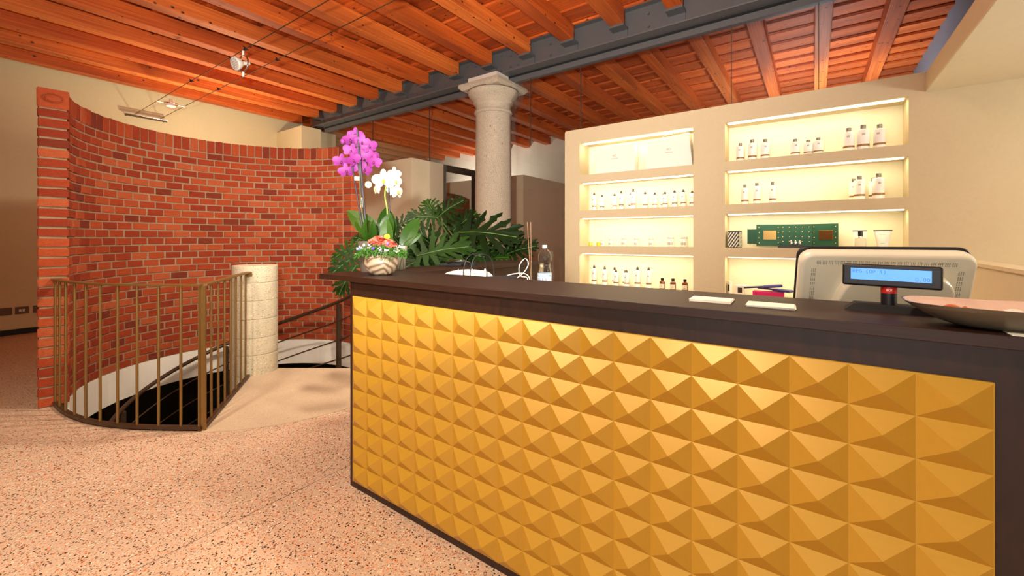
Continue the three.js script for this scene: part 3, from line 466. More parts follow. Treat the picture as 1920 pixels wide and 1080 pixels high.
  const sb = thing('striped_box', 'small cream box with dark diagonal stripes', 'box', [-0.59, y[2], -4.36], -.15); obj('carton', new THREE.BoxGeometry(.095, .145, .09).translate(0, .0725, 0), std({ map: stripe, roughness: .6 }), sb); obj('lid', rboxAt(-.049, .145, -.046, .049, .151, .046, .001), std({ color: 0x2a2a28, roughness: .6 }), sb);
  // perfume and tube
  const pf = thing('perfume_bottle', 'clear perfume bottle with black cap standing in the niche', 'bottle', [.307, y[2], -4.36]);
  obj('glass_body', rboxAt(-.036, 0, -.02, .036, .088, .02, .008, 2), phy({ color: 0xf3ecd6, roughness: .05, transmission: .8, thickness: .02, ior: 1.45 }), pf); obj('collar', new THREE.CylinderGeometry(.012, .014, .014, 16).translate(0, .095, 0), M.chrome, pf); obj('cap', new THREE.CylinderGeometry(.016, .016, .04, 20).translate(0, .121, 0), M.black, pf); obj('back_card', ubox(-.045, 0, -.055, .045, .15, -.05), M.paper, pf);
  obj('card_edge', [ubox(-.046, .142, -.056, .046, .15, -.049)], M.black, pf);
  const tb = thing('cream_tube', 'white squeeze tube standing upside down with black crimp', 'tube', [.442, y[2], -4.36], -.2);
  { const s = []; for (let i = 0; i <= 8; i++) s.push(i / 8); const g = new THREE.CylinderGeometry(1, 1, 1, 24, 8, true); const p = g.attributes.position; for (let i = 0; i < p.count; i++) { const k = p.getY(i) + .5, a = Math.atan2(p.getX(i), p.getZ(i)), rx = .032 + .022 * k, rz = .026 * (1 - k) + .002; p.setXYZ(i, Math.sin(a) * rx, .018 + k * .125, Math.cos(a) * rz); } g.computeVertexNormals(); const tubeTex = canvasTex(256, 256, (c, w, h) => { c.fillStyle = '#efeae0'; c.fillRect(0, 0, w, h); c.fillStyle = '#7a746a'; for (const px of [0, 256]) { c.fillRect(px - 18, 60, 36, 3); c.fillRect(px - 14, 200, 28, 5); } }); obj('body', g, std({ map: tubeTex, roughness: .4, side: THREE.DoubleSide }), tb); }
  obj('crimp', rboxAt(-.056, .142, -.003, .056, .15, .003, .001), M.black, tb); obj('cap', new THREE.CylinderGeometry(.026, .026, .018, 24).translate(0, .009, 0), M.whitePlastic, tb);
  // lowest right niche
  const cb = thing('candle_box', 'small cream cube box with dark label in the lowest niche', 'box', [-.545, y[3], -4.38], -.1); obj('carton', rboxAt(-.04, 0, -.04, .04, .09, .04, .002), M.paper, cb); obj('label', ubox(-.014, .022, .0405, .022, .07, .0415), M.bronzeDark, cb);
  const bk = thing('gold_card', 'narrow black and gold carton at the edge of the lowest niche', 'carton', [-.632, y[3], -4.37], .5); obj('carton', rboxAt(-.012, 0, -.03, .012, .12, .03, .001), M.paper, bk); obj('stripe', ubox(-.0125, .03, -.02, .0125, .09, .02), M.bronzeDark, bk);
  tag(obj('pink_box', rboxAt(-.44, y[3], -4.40, -.205, y[3] + .05, -4.30, .002), std({ color: 0xd81e6a, roughness: .5 })), 'flat bright pink box in the lowest niche beside the screen', 'box');
  const iron = (x, yy, ry, tilt, lab) => { const o = thing('hair_brush', lab, 'brush', [x, yy, -4.35], ry, 'purple brushes'); o.rotation.z = tilt; o.scale.setScalar(1.15); obj('paddle', rboxAt(-.03, 0, -.032, .10, .02, .032, .009, 2), std({ color: 0x3a3480, roughness: .4 }), o); obj('handle', rboxAt(-.16, .004, -.011, -.028, .018, .011, .006, 2), std({ color: 0x2c2a5c, roughness: .4 }), o); };
  iron(-.33, y[3] + .082, .1, .12, 'purple paddle brush lying on another brush on the pink box'); iron(-.25, y[3] + .056, -.5, .0, 'purple paddle brush lying on the pink box');
}
// ---------------------------------------------------------------- reception counter
const CT = 1.12;
{
  const t = thing('reception_counter', 'dark wood reception counter with gold pyramid relief front', 'counter');
  const uvL = (g) => uvM(g, 1);
  obj('front_body', uvL(box(-2.01, 0, -1.66, 0.62, 1.092, -1.325)), M.lamFront, t);
  obj('return_body', uvL(box(-2.01, 0, -3.03, -1.915, 1.092, -1.66)), M.lamFront, t);
  obj('worktop', rboxAt(-2.245, 1.092, -1.69, 0.70, CT, -1.285, 0.002), M.lamTop, t);
  obj('worktop_return', uvM(rbox(0.335, 0.028, 1.378, 0.002).translate(-2.0675, 1.106, -2.381), 1, 0.3, 0.2, true), M.lamTop, t);
  const p = obj('gold_panel', rboxAt(-1.980, 0.036, -1.326, 0.313, 1.013, -1.317, 0.002), M.gold, t);
  const nx = 19, ny = 10, w = 2.289 / nx, h = 0.973 / ny, d = 0.031;
  const g = new THREE.ConeGeometry(Math.SQRT1_2, 1, 4, 1, true, Math.PI / 4).toNonIndexed(); g.rotateX(Math.PI / 2); g.translate(0, 0, .5); g.scale(w, h, d); g.computeVertexNormals();
  for (let i = 0; i < nx; i++) for (let j = 0; j < ny; j++) { const o = obj('pyramid_facet', g, M.gold, p); o.position.set(-1.978 + (i + .5) * w, .038 + (j + .5) * h, -1.3172); }
}
{ // low beige partition and staff desk behind the counter
  structMesh('wall_low', [ubox(.80, 0, -4.28, .905, 1.15, -1.75), ubox(.79, 1.15, -4.28, .915, 1.17, -1.74)], M.partition, 'low beige partition with a pale cap beside the desk', 'partition');
  const d = thing('staff_desk', 'dark desk top behind the reception counter', 'desk');
  obj('desk_top', rboxAt(-1.90, .90, -2.52, .62, .93, -1.665, .002), M.lamTop, d);
  for (const x of [-1.88, -.62, .59]) obj('side_panel', ubox(x, 0, -2.48, x + .025, .90, -1.67), M.lamFront, d);
}
const DT = .93;
{ // all-in-one till screen seen from behind
  const t = thing('till_monitor', 'cream plastic till monitor seen from the back leaning towards the counter', 'monitor', [.165, DT, -1.90], .2);
  const rrect = (w, h, r) => { const s = new THREE.Shape(); s.moveTo(-w / 2 + r, -h / 2); s.lineTo(w / 2 - r, -h / 2); s.quadraticCurveTo(w / 2, -h / 2, w / 2, -h / 2 + r); s.lineTo(w / 2, h / 2 - r); s.quadraticCurveTo(w / 2, h / 2, w / 2 - r, h / 2); s.lineTo(-w / 2 + r, h / 2); s.quadraticCurveTo(-w / 2, h / 2, -w / 2, h / 2 - r); s.lineTo(-w / 2, -h / 2 + r); s.quadraticCurveTo(-w / 2, -h / 2, -w / 2 + r, -h / 2); return s; };
  const tilt = (o) => { o.rotation.x = .34; o.position.y = .195; o.position.z = .03; return o; };
  tilt(obj('shell', new THREE.ExtrudeGeometry(rrect(.425, .30, .03), { depth: .012, bevelEnabled: true, bevelSize: .014, bevelThickness: .022, bevelSegments: 5, curveSegments: 8 }), M.creamPlastic, t));
  tilt(obj('bezel', new THREE.ExtrudeGeometry(rrect(.452, .327, .035), { depth: .006, bevelEnabled: true, bevelSize: .002, bevelThickness: .002, bevelSegments: 1 }).translate(0, 0, -.030), M.black, t));
  const ps = new THREE.Shape(); ps.moveTo(-.17, -.15); ps.lineTo(.15, -.15); ps.lineTo(.15, .04); ps.quadraticCurveTo(.15, .094, .09, .102); ps.quadraticCurveTo(0, .112, -.06, .1); ps.quadraticCurveTo(-.1, .092, -.12, .03); ps.closePath();
  tilt(obj('rear_housing', new THREE.ExtrudeGeometry(ps, { depth: .034, bevelEnabled: true, bevelSize: .01, bevelThickness: .018, bevelSegments: 4, curveSegments: 10 }).translate(.01, -.004, .022), M.creamPlastic, t));
  const holes = [], hole = (x, y) => holes.push(new THREE.BoxGeometry(.0018, .0018, .001).translate(x, y, .0342));
  for (let k = 0; k < 22; k++) for (let a = 0; a < 3; a++) for (let b = 0; b < 3; b++) hole(-.178 + k * .0163 + a * .0044, .126 + b * .005);
  for (let k = 0; k < 14; k++) for (let a = 0; a < 3; a++) for (let b = 0; b < 3; b++) { hole(-.192 + a * .005, .108 - k * .0175 - b * .0047); hole(.182 + a * .005, .108 - k * .0175 - b * .0047); }
  const vg = tilt(obj('vent_holes', holes, M.steelDark, t)); vg.userData.kind = 'stuff';
  obj('stand', [rboxAt(-.05, 0, -.06, .05, .16, .0, .01), rboxAt(-.11, 0, -.11, .11, .016, .09, .006)], M.creamPlastic, t);
}
{ // customer display on a short pole
  const t = thing('customer_display', 'black customer display with blue screen on a short pole', 'display', [.168, CT, -1.535], -.06);
  const bs = new THREE.CylinderGeometry(.105, .135, .018, 4, 1, false, Math.PI / 4); bs.scale(1, 1, .46); bs.translate(0, .009, 0); obj('base', uvM(bs), M.blackMatt, t);
  obj('pole', new THREE.CylinderGeometry(.017, .017, .06, 24).translate(0, .046, 0), M.black, t);
  const red = canvasTex(256, 64, (g, w, h) => { g.fillStyle = '#c8201c'; g.fillRect(0, 0, w, h); g.fillStyle = '#f6e6e2'; g.font = 'bold 30px sans-serif'; g.textAlign = 'center'; g.fillText('RCH', 128, 42); });
  obj('red_sticker', new THREE.CylinderGeometry(.0172, .0172, .017, 24, 1, true, -Math.PI / 2, Math.PI).translate(0, .058, 0), std({ map: red, roughness: .4 }), t);
  const hd = obj('head', rbox(.202, .06, .034, .006, 3), M.black, t); hd.position.set(.002, .096, .006); hd.rotation.set(-.05, -.06, -.012);
  const lcd = canvasTex(1024, 192, (g, w, h) => { g.fillStyle = '#5aa6ff'; g.fillRect(0, 0, w, h); g.fillStyle = '#2b5fb4'; g.font = '76px monospace'; g.textAlign = 'left'; g.fillText('REG (OP 1)', 18, 78); g.textAlign = 'right'; g.fillText('0.00', w - 14, 174); });
  const sc = obj('lcd_screen', new THREE.BoxGeometry(.162, .031, .001), std({ map: lcd, emissive: 0xffffff, emissiveMap: lcd, emissiveIntensity: .55, roughness: .2 }), hd); sc.position.set(-.001, .003, .0173);
}
{ // glazed dish with sweets
  const N = 64, K = 9, ring = (k, inner) => { const f = k / K, s = inner ? 1 : 1; const sx = .062 + .105 * Math.pow(f, .72), sz = .042 + .066 * Math.pow(f, .72), y = .05 * Math.pow(f, 1.25) + (inner ? .005 * (1 - f) : 0), n = 2 + 1.5 * f, o = []; for (let i = 0; i < N; i++) { const a = i / N * Math.PI * 2, c = Math.cos(a), q = Math.sin(a); const cx = Math.sign(c) * Math.pow(Math.abs(c), 2 / n), cz = Math.sign(q) * Math.pow(Math.abs(q), 2 / n), off = inner ? .004 : 0; o.push([cx * (sx - off), y + (f === 1 ? .004 * Math.abs(cx * cz) : 0), cz * (sz - off)]); } return o; };
  const surf = (inner) => { const q = [], R = []; for (let k = 0; k <= K; k++) R.push(ring(k, inner)); for (let k = 0; k < K; k++) for (let i = 0; i < N; i++) { const j = (i + 1) % N, a = R[k][i], b = R[k][j], c = R[k + 1][j], d = R[k + 1][i]; if (inner) q.push(a, b, c, a, c, d); else q.push(a, c, b, a, d, c); } const cy = R[0][0][1]; for (let i = 0; i < N; i++) { const j = (i + 1) % N; if (inner) q.push([0, cy, 0], R[0][j], R[0][i]); else q.push([0, cy, 0], R[0][i], R[0][j]); } const g = new THREE.BufferGeometry(); g.setAttribute('position', new THREE.BufferAttribute(new Float32Array(q.flat()), 3)); return uvM(g, 4); };
  const rim = () => { const q = [], a = ring(K, false), b = ring(K, true); for (let i = 0; i < N; i++) { const j = (i + 1) % N; q.push(a[i], b[j], a[j], a[i], b[i], b[j]); } const g = new THREE.BufferGeometry(); g.setAttribute('position', new THREE.BufferAttribute(new Float32Array(q.flat()), 3)); return uvM(g, 4); };
  const t = thing('ceramic_dish', 'shallow grey glazed dish with pale pink inside on the counter', 'dish', [.345, CT, -1.388], .06);
  obj('outer_glaze', [surf(false), rim()], std({ color: 0x6c6252, roughness: .34, map: plasterTex, side: THREE.DoubleSide }), t); obj('inner_glaze', surf(true), std({ color: 0xdfc0b0, roughness: .4, map: plasterTex, side: THREE.DoubleSide }), t);
  for (const [x, z, c, lab] of [[.265, -1.41, 0xc05a20, 'orange wrapped sweet in the grey dish'], [.36, -1.40, 0xe8ddd2, 'white wrapped sweet in the grey dish']]) { const s = thing('wrapped_sweet', lab, 'sweet', [x, CT + .032, z], .5); obj('sweet', new THREE.SphereGeometry(.016, 16, 10).scale(1.2, .7, .8), std({ color: c, roughness: .35 }), s); for (const k of [-1, 1]) obj('wrapper_twist', new THREE.ConeGeometry(.008, .014, 8).rotateZ(k * Math.PI / 2).translate(k * .022, 0, 0), std({ color: c, roughness: .35 }), s); }
  tag(obj('paper_note', rboxAt(.33, CT, -1.345, .47, CT + .002, -1.292, .0005), M.paper), 'white paper note beside the grey dish', 'paper');
  const pen = thing('pen', 'black pen lying on the counter beside the grey dish', 'pen', [.43, CT + .0075, -1.325], .35); obj('barrel', new THREE.CylinderGeometry(.005, .005, .11, 12).rotateZ(Math.PI / 2), M.black, pen); obj('tip', new THREE.ConeGeometry(.005, .014, 12).rotateZ(Math.PI / 2).translate(-.062, 0, 0), M.chrome, pen); obj('clip', ubox(.01, .004, -.002, .05, .006, .002), M.chrome, pen);
}
{ // stacks of leaflets
  for (const [x, z, ry, lab] of [[-.262, -1.452, .04, 'stack of cream leaflets lying apart from the screen on the counter'], [-.10, -1.43, .03, 'stack of cream leaflets lying against the till monitor side of the counter']]) {
    const t = thing('leaflet_stack', lab, 'leaflets', [x, CT, z], ry); for (let k = 0; k < 3; k++) { const o = obj('leaflet', rbox(.118, .0022, .085, .0005), M.paper, t); o.position.set(rr(-.002, .002), 0.0012 + k * .0024, rr(-.002, .002)); o.rotation.y = rr(-.02, .02); }
  }
}
{ // behind the counter on the left: telephone base, carrier bag, charger leads, water bottle, reed diffuser, headset
  const m = thing('phone_base', 'white curved desk telephone base with small horns', 'telephone', [-1.75, DT + .008, -1.95], 1.15);
  const s = new THREE.Shape(); s.moveTo(-.19, 0); s.lineTo(.19, 0); s.quadraticCurveTo(.19, .165, .1, .172); s.quadraticCurveTo(0, .19, -.1, .172); s.quadraticCurveTo(-.185, .16, -.19, 0);
  obj('housing', new THREE.ExtrudeGeometry(s, { depth: .05, bevelEnabled: true, bevelSize: .006, bevelThickness: .008, bevelSegments: 3 }), M.whitePlastic, m);
  for (const x of [-.06, .03, .12]) obj('horn', new THREE.ConeGeometry(.008, .018, 10).translate(x, .185, .03), M.whitePlastic, m);
  const b = thing('black_carrier_bag', 'black paper carrier bag with two looped handles behind the counter', 'bag', [-1.60, DT, -1.90], 1.18);
  obj('body', rboxAt(-.20, 0, -.05, .24, .155, .05, .004), std({ color: 0x23262c, roughness: .55 }), b);
  for (const z of [-.045, .045]) obj('handle', tube([[-.075, .13, z], [-.078, .20, z], [-.05, .275, z], [0, .295, z], [.05, .275, z], [.075, .20, z], [.075, .13, z]], .003, 30, 6), M.black, b);
  const c = thing('charger_leads', 'tangle of white charger leads on the desk', 'cable', [-1.62, DT, -2.40]);
  obj('lead', tube([[-.1, .02, .1], [-.04, .10, .06], [.0, .15, 0], [.02, .21, -.03], [-.02, .245, -.05], [-.06, .20, -.04], [-.03, .13, 0], [.05, .12, .03], [.06, .09, .05], [.02, .03, .08]], .0035, 70, 6), M.whitePlastic, c);
  obj('lead', tube([[-.12, .01, .12], [-.08, .12, .12], [0, .15, .06], [.05, .14, .03], [.07, .10, .03], [.04, .06, .05]], .0035, 50, 6), M.whitePlastic, c);
  obj('plug', rboxAt(-.1, 0, .08, -.02, .12, .15, .015, 2), M.whitePlastic, c);
  const w = thing('water_bottle', 'clear plastic water bottle with white cap and pale blue label', 'bottle', [-1.385, DT, -2.292]);
  obj('bottle_shell', lathe([[0, .004], [.036, 0], [.044, .01], [.045, .06], [.044, .15], [.043, .165], [.034, .2], [.033, .215], [.038, .232], [.043, .255], [.042, .28], [.034, .3], [.02, .315], [.0135, .322], [.0135, .33]], 40), phy({ color: 0xf4f8fa, roughness: .04, transmission: 1, thickness: 0, ior: 1.4, clearcoat: .6 }), w);
  obj('water', lathe([[0, .006], [.042, .012], [.0425, .16], [.033, .2], [.032, .215], [.036, .232], [.0, .232]], 36), phy({ color: 0xffffff, roughness: .0, transmission: 1, thickness: .05, ior: 1.33 }), w);
  obj('cap', new THREE.CylinderGeometry(.0155, .0155, .019, 24).translate(0, .335, 0), M.whitePlastic, w);
  const lab = canvasTex(512, 160, (g, W, H) => { g.fillStyle = '#dbe9f4'; g.fillRect(0, 0, W, H); g.fillStyle = '#9cc4e2'; for (let i = 0; i < 24; i++) { g.beginPath(); g.arc(i * 23, 22 + (i % 3) * 8, 12, 0, 6.3); g.fill(); } g.fillStyle = '#5f7fae'; g.font = 'bold 52px serif'; g.textAlign = 'center'; for (const x of [128, 384]) g.fillText('FLAVIA', x, 92); g.fillStyle = '#d8857c'; for (const x of [128, 384]) g.fillRect(x - 60, 120, 120, 16); });
  obj('label', new THREE.CylinderGeometry(.0462, .0462, .085, 36, 1, true, 1.2).translate(0, .125, 0), std({ map: lab, roughness: .4, side: THREE.DoubleSide }), w);
  const r = thing('reed_diffuser', 'reed diffuser with thin tan sticks behind the water bottle', 'diffuser', [-1.60, DT, -2.47]);
  obj('flask', lathe([[0, 0], [.032, 0], [.034, .01], [.034, .06], [.014, .08], [.014, .1]], 24), phy({ color: 0xdccaa0, roughness: .05, transmission: .9, thickness: 0 }), r);
  for (const [dx, dz] of [[-.03, .01], [-.012, -.01], [0, .012]]) obj('reed', bar(V(0, .02, 0), V(dx, .50, dz), .0022, 6), std({ color: 0x9c7a58, roughness: .8 }), r);
  const h = thing('headset', 'black headset with a thin shiny band lying on the counter return', 'headset', [-2.03, CT, -2.20], .5);
  obj('band', tube([[-.09, .012, 0], [-.06, .03, .05], [0, .036, .075], [.06, .03, .05], [.09, .012, 0]], .005, 30, 8), M.black, h); obj('wire_band', tube([[-.08, .03, .01], [-.04, .045, .05], [.02, .046, .065], [.085, .03, .03]], .0025, 24, 6), M.chrome, h);
  for (const x of [-.09, .09]) obj('ear_pad', new THREE.CylinderGeometry(.034, .036, .022, 20).translate(x, .011, -.01), M.blackMatt, h); obj('pouch', rboxAt(-.14, 0, -.06, .02, .02, .03, .008, 2), M.blackMatt, h);
}
// ---------------------------------------------------------------- cable lamps, sockets
{
  const CY = 3.29, za = -1.95, zb = -2.27;
  const t = thing('cable_lighting', 'pair of tensioned lamp cables below the rafters ending on a wall bar', 'cable');
  for (const z of [za, zb]) obj('cable', bar(V(-8.78, CY, z), V(0.9, CY, z), .0045, 6), M.cable, t);
  obj('end_bar', bar(V(-8.77, CY - .03, -1.83), V(-8.77, CY - .03, -2.36), .016, 12), M.bronzeDark, t);
  obj('end_bar', bar(V(-8.745, CY - .018, -1.83), V(-8.745, CY - .018, -2.36), .007, 8), M.chrome, t);
  for (const z of [-1.86, -2.33]) obj('anchor', bar(V(-8.85, CY - .03, z), V(-8.77, CY - .03, z), .008, 8), M.bronzeDark, t);
  for (const [x, z] of [[-6.35, za], [-6.41, zb], [-4.82, zb], [-4.82, za]]) obj('hanger', [new THREE.SphereGeometry(.016, 10, 8).translate(x, CY, z), bar(V(x, CY, z - .03), V(x + .03, CY + .01, z + .03), .005, 6)], M.blackMatt, t);
  function lamp(name, label, x, roll, aim) {
    const g = thing(name, label, 'lamp', [x, CY, (za + zb) / 2]); const ring = new THREE.TorusGeometry(.088, .0065, 8, 36).rotateX(Math.PI / 2);
    obj('ring', ring, M.chrome, g).rotation.x = roll;
    for (const s of [-1, 1]) obj('arm', bar(V(0, 0, s * .086), V(0, 0, s * .165), .011, 10), M.whitePlastic, g);
    const head = obj('reflector', lathe([[0, -.012], [.052, -.012], [.058, -.006], [.058, 0], [.046, .035], [.026, .06], [.018, .066], [.018, .1], [.0, .1]], 28), M.whitePlastic, g); head.rotation.set(...aim); head.position.set(0, -.03, 0);
    const dots = []; for (let i = 0; i < 19; i++) { const r = i < 1 ? 0 : i < 7 ? .018 : .036, a = i < 7 ? i * 1.047 : i * .5236; dots.push(new THREE.CylinderGeometry(.0055, .0055, .002, 8).translate(r * Math.cos(a), -.0125, r * Math.sin(a))); }
    obj('led_lens', dots, std({ color: 0xc9c4ba, roughness: .2 }), head);
    obj('stem', bar(V(0, -.02, 0), V(.0, .05, 0), .012, 10), M.chrome, g);
    return g;
  }
  lamp('cable_lamp', 'small white cable lamp hanging in front of the beige wall', -7.68, 0, [0, 0, 0]);
  const lb = thing('pendant_lamp', 'white reflector lamp hanging in an upright ring from the cable under the rafters', 'lamp', [-4.86, CY - .005, za + .004]);
  for (const [a, b] of [[-.005, -.055], [-.225, -.275]]) obj('arm', bar(V(0, a, 0), V(0, b, 0), .012, 12), M.whitePlastic, lb);
  const rg = obj('ring', new THREE.TorusGeometry(.085, .008, 8, 40), M.chrome, lb); rg.position.y = -.14; rg.rotation.y = .15;
  const hd = obj('reflector', lathe([[0, -.012], [.062, -.012], [.068, -.006], [.068, 0], [.054, .04], [.03, .07], [.02, .078], [.02, .15], [0, .15]], 28), M.whitePlastic, lb); hd.position.set(-.03, -.15, .06); hd.quaternion.setFromUnitVectors(V(0, -1, 0), V(.15, -.35, .9).normalize());
  const ld = []; for (let i = 0; i < 19; i++) { const r = i < 1 ? 0 : i < 7 ? .022 : .044, a = i < 7 ? i * 1.047 : i * .5236; ld.push(new THREE.CylinderGeometry(.007, .007, .002, 8).translate(r * Math.cos(a), -.0125, r * Math.sin(a))); }
  obj('led_lens', ld, std({ color: 0xb9b4aa, roughness: .2 }), hd);
  const sockM = std({ color: 0x6e5a40, roughness: .5 });
  for (const [z, lab] of [[-.632, 'blank brown socket plate low on the beige wall'], [-.782, 'brown socket plate with pale inserts low on the beige wall'], [-.944, 'brown socket plate with one dark insert low on the beige wall']]) {
    const s = thing('wall_socket', lab, 'socket', [-8.85, .325, z]); obj('plate', rboxAt(0, -.05, -.062, .012, .05, .062, .003), sockM, s);
    for (const dz of z < -.7 ? [-.026, .006] : []) obj('insert', ubox(.012, -.018, dz, .014, .018, dz + .022), z < -.9 ? M.steelDark : M.whitePlastic, s);
  }
}
// ---------------------------------------------------------------- plants
function lobedLeaf(seed, lobes = 7) {   // deeply cut leaf, unit length along +z, base at origin
  const r = rng(seed), s = new THREE.Shape(), R = [], Lf = [];
  for (const [side, arr] of [[1, R], [-1, Lf]]) for (let i = 0; i < lobes; i++) {
    const f = i / (lobes - 1), z = .02 + f * .8, len = (.20 + .34 * Math.sin(Math.PI * (f * .75 + .2))) * (.85 + r() * .3), ang = (1.9 - 1.55 * f), w = .085;
    const dx = Math.sin(ang), dz = Math.cos(ang), tip = [side * (.02 + dx * len), z + dz * len], n1 = [-dz, dx];
    const at = (k, o) => [side * (.02 + dx * len * k + n1[0] * o), z + dz * len * k + n1[1] * o];
    arr.push([side * .06, z - w * .8], at(.45, -w * .55), at(.62, -w * .95), at(.72, -w * .45), at(.86, -w * .5), tip, at(.82, w * .45), at(.66, w * .4), at(.56, w * .9), at(.4, w * .5), [side * .06, z + w * .7]);
  }
  s.moveTo(0, -.02); for (const p of R) s.lineTo(p[0], p[1]); s.lineTo(.03, .92); s.lineTo(0, 1.04); s.lineTo(-.03, .92); for (const p of Lf.reverse()) s.lineTo(p[0], p[1]); s.closePath();
  const g = new THREE.ShapeGeometry(s); const p = g.attributes.position;
  for (let i = 0; i < p.count; i++) { const x = p.getX(i), z = p.getY(i); p.setXYZ(i, x, .10 * Math.abs(x) - .28 * x * x - .22 * z * z + .02 * Math.sin(z * 19 + x * 13), z); }
  g.computeVertexNormals(); return g;
}
const mid = (len) => tube([[0, .004, 0], [0, -.04, .45], [0, -.2, .95]].map(p => V(...p)), .008, 8, 5);
{
  const t = thing('split_leaf_philodendron', 'dark green split leaf philodendron behind the counter return', 'plant', [-2.95, 0, -3.62]);
  obj('planter', lathe([[0, 0], [.2, 0], [.25, .36], [.26, .38], [.235, .38], [.22, .33], [0, .33]], 32), std({ color: 0x3a332c, roughness: .7 }), t);
  obj('soil', new THREE.CylinderGeometry(.225, .225, .02, 28).translate(0, .33, 0), std({ color: 0x2a1e14, roughness: 1 }), t);
  obj('trunk', tube([[0, .32, 0], [.03, .55, .05], [-.02, .8, .12]], .03, 12, 8), std({ color: 0x5a4a30, roughness: .9 }), t);
  const geos = [31, 32, 33, 34].map(k => lobedLeaf(k)), vein = mid(); M.vein = std({ color: 0x5c7a34, roughness: .5 });
  const L = [[[-3.125, 1.527, -3.051], [-3.243, 1.554, -2.843]], [[-3.148, 1.541, -3.096], [-2.961, 1.707, -3.168]], [[-3.220, 1.565, -3.105], [-3.363, 1.725, -3.126]], [[-2.888, 1.373, -3.098], [-2.388, 1.401, -3.210]], [[-3.027, 1.397, -3.183], [-2.903, 1.577, -3.333]], [[-2.954, 1.169, -2.927], [-3.021, 1.390, -2.695]], [[-2.973, 1.173, -2.975], [-2.569, 1.188, -3.080]], [[-2.503, 1.150, -3.374], [-2.253, 1.258, -3.429]], [[-2.515, 1.149, -3.390], [-2.421, 1.352, -3.433]], [[-2.901, 1.186, -1.981], [-2.962, 1.089, -1.814]], [[-3.092, 1.236, -2.090], [-3.200, 1.196, -2.013]], [[-3.253, 1.401, -2.590], [-3.138, 1.497, -2.673]], [[-3.154, 1.198, -2.661], [-3.176, 1.364, -2.522]], [[-2.952, 1.150, -2.744], [-2.957, 1.098, -2.556]], [[-3.106, 1.195, -2.818], [-3.199, 1.299, -2.751]], [[-2.895, 1.117, -2.969], [-2.633, 1.063, -2.911]], [[-2.738, 1.116, -1.852], [-2.770, 0.999, -1.768]], [[-3.098, 1.279, -2.209], [-3.284, 1.348, -2.199]], [[-2.578, 1.102, -3.196], [-2.421, 1.148, -3.186]], [[-3.130, 1.298, -3.170], [-2.912, 1.255, -3.203]]];
  for (let i = 0; i < 18; i++) { const b = [-2.98 + rr(-.35, .35), 1.02 + rr(-.08, .16), -3.0 + rr(-.55, .45)]; L.push([b, [b[0] + rr(-.3, .3), b[1] + rr(-.08, .18), b[2] + rr(-.3, .3)]]); }
  const O = t.position;
  L.forEach(([b, e], i) => {
    const B = V(...b).sub(O), E = V(...e).sub(O), d = E.clone().sub(B), len = Math.max(.2, d.length()) * 1.22;
    const o = obj('leaf', geos[i % 4], M.phil[i % 4], t); o.position.copy(B); const z = d.normalize(), up = V(rr(-.2, .2) + .55, .75, rr(-.1, .3) + .65).normalize(), x = up.clone().cross(z).normalize(), y = z.clone().cross(x); o.quaternion.setFromRotationMatrix(new THREE.Matrix4().makeBasis(x, y, z)); o.scale.setScalar(len);
    obj('vein', vein, M.vein, o);
    const base = V(rr(-.08, .08), .5 + rr(0, .3), .08 + rr(0, .1)), m = base.clone().lerp(B, .55); m.y += .12; obj('stalk', tube([base, m, B], .0075, 14, 6), M.stalk, t);
  });
}
function petal(w, l, cup = .12) { const g = new THREE.SphereGeometry(1, 14, 8); g.scale(w, l, .02); g.translate(0, l * .92, 0); const p = g.attributes.position; for (let i = 0; i < p.count; i++) { const x = p.getX(i), y = p.getY(i); p.setZ(i, p.getZ(i) * .06 - cup * (x * x + .5 * y * y) * 3); } g.computeVertexNormals(); return g; }
function moth(R) { // moth orchid bloom facing +z, radius R
  const out = []; for (const a of [Math.PI / 2 * 1.02, -Math.PI / 2 * 1.02]) { const g = petal(.44, .50); g.scale(R, R, R); g.rotateZ(a); out.push(g.translate(0, .04 * R, .04 * R)); }
  for (const a of [0, 2.35, -2.35]) { const g = petal(.27, .46); g.scale(R, R, R); g.rotateZ(a); out.push(g); } return join(out);
}
function lip(R) { const a = new THREE.SphereGeometry(.13 * R, 10, 8); a.scale(1, 1.3, 1); a.translate(0, -.16 * R, .12 * R); const b = new THREE.SphereGeometry(.07 * R, 8, 6); b.translate(0, .02 * R, .1 * R); return join([a, b]); }
function strapLeaf(len, w, bend, fold = .25) { const n = 12, q = []; const P = (k, s) => { const f = k / n, ww = w * Math.sin(Math.PI * Math.min(1, .12 + f * .88)) ** .75 * (f > .999 ? 0 : 1); return [s * ww, len * f * Math.cos(bend * f * .6) + Math.abs(s) * 0, -len * bend * f * f * .6 - Math.abs(s) * -fold * ww]; }; for (let k = 0; k < n; k++) for (const [a, b] of [[-1, 0], [0, 1]]) { const A = P(k, a), B = P(k, b), Cc = P(k + 1, b), D = P(k + 1, a); q.push(A, B, Cc, A, Cc, D); } const g = new THREE.BufferGeometry(); g.setAttribute('position', new THREE.BufferAttribute(new Float32Array(q.flat()), 3)); g.setAttribute('uv', new THREE.BufferAttribute(new Float32Array(q.length * 2).map((_, i) => (i * .37) % 1), 2)); g.computeVertexNormals(); return g; }
M.orchidLeaf = [0x3c5414, 0x305016, 0x48662a, 0x284a14].map(c => leafMat(c, .35));
M.purple = phy({ color: 0x8c2684, roughness: .6, side: THREE.DoubleSide, transmission: .15, thickness: 0 }); M.purpleDeep = std({ color: 0x5a0c48, roughness: .5 });
M.petalWhite = phy({ color: 0xdedbd2, roughness: .55, side: THREE.DoubleSide, transmission: .15, thickness: 0 }); M.yolk = std({ color: 0xd9b13a, roughness: .5 });
const toCam = (p) => V(-p.x * .8 + .2, 1.5 - p.y, -p.z).normalize();
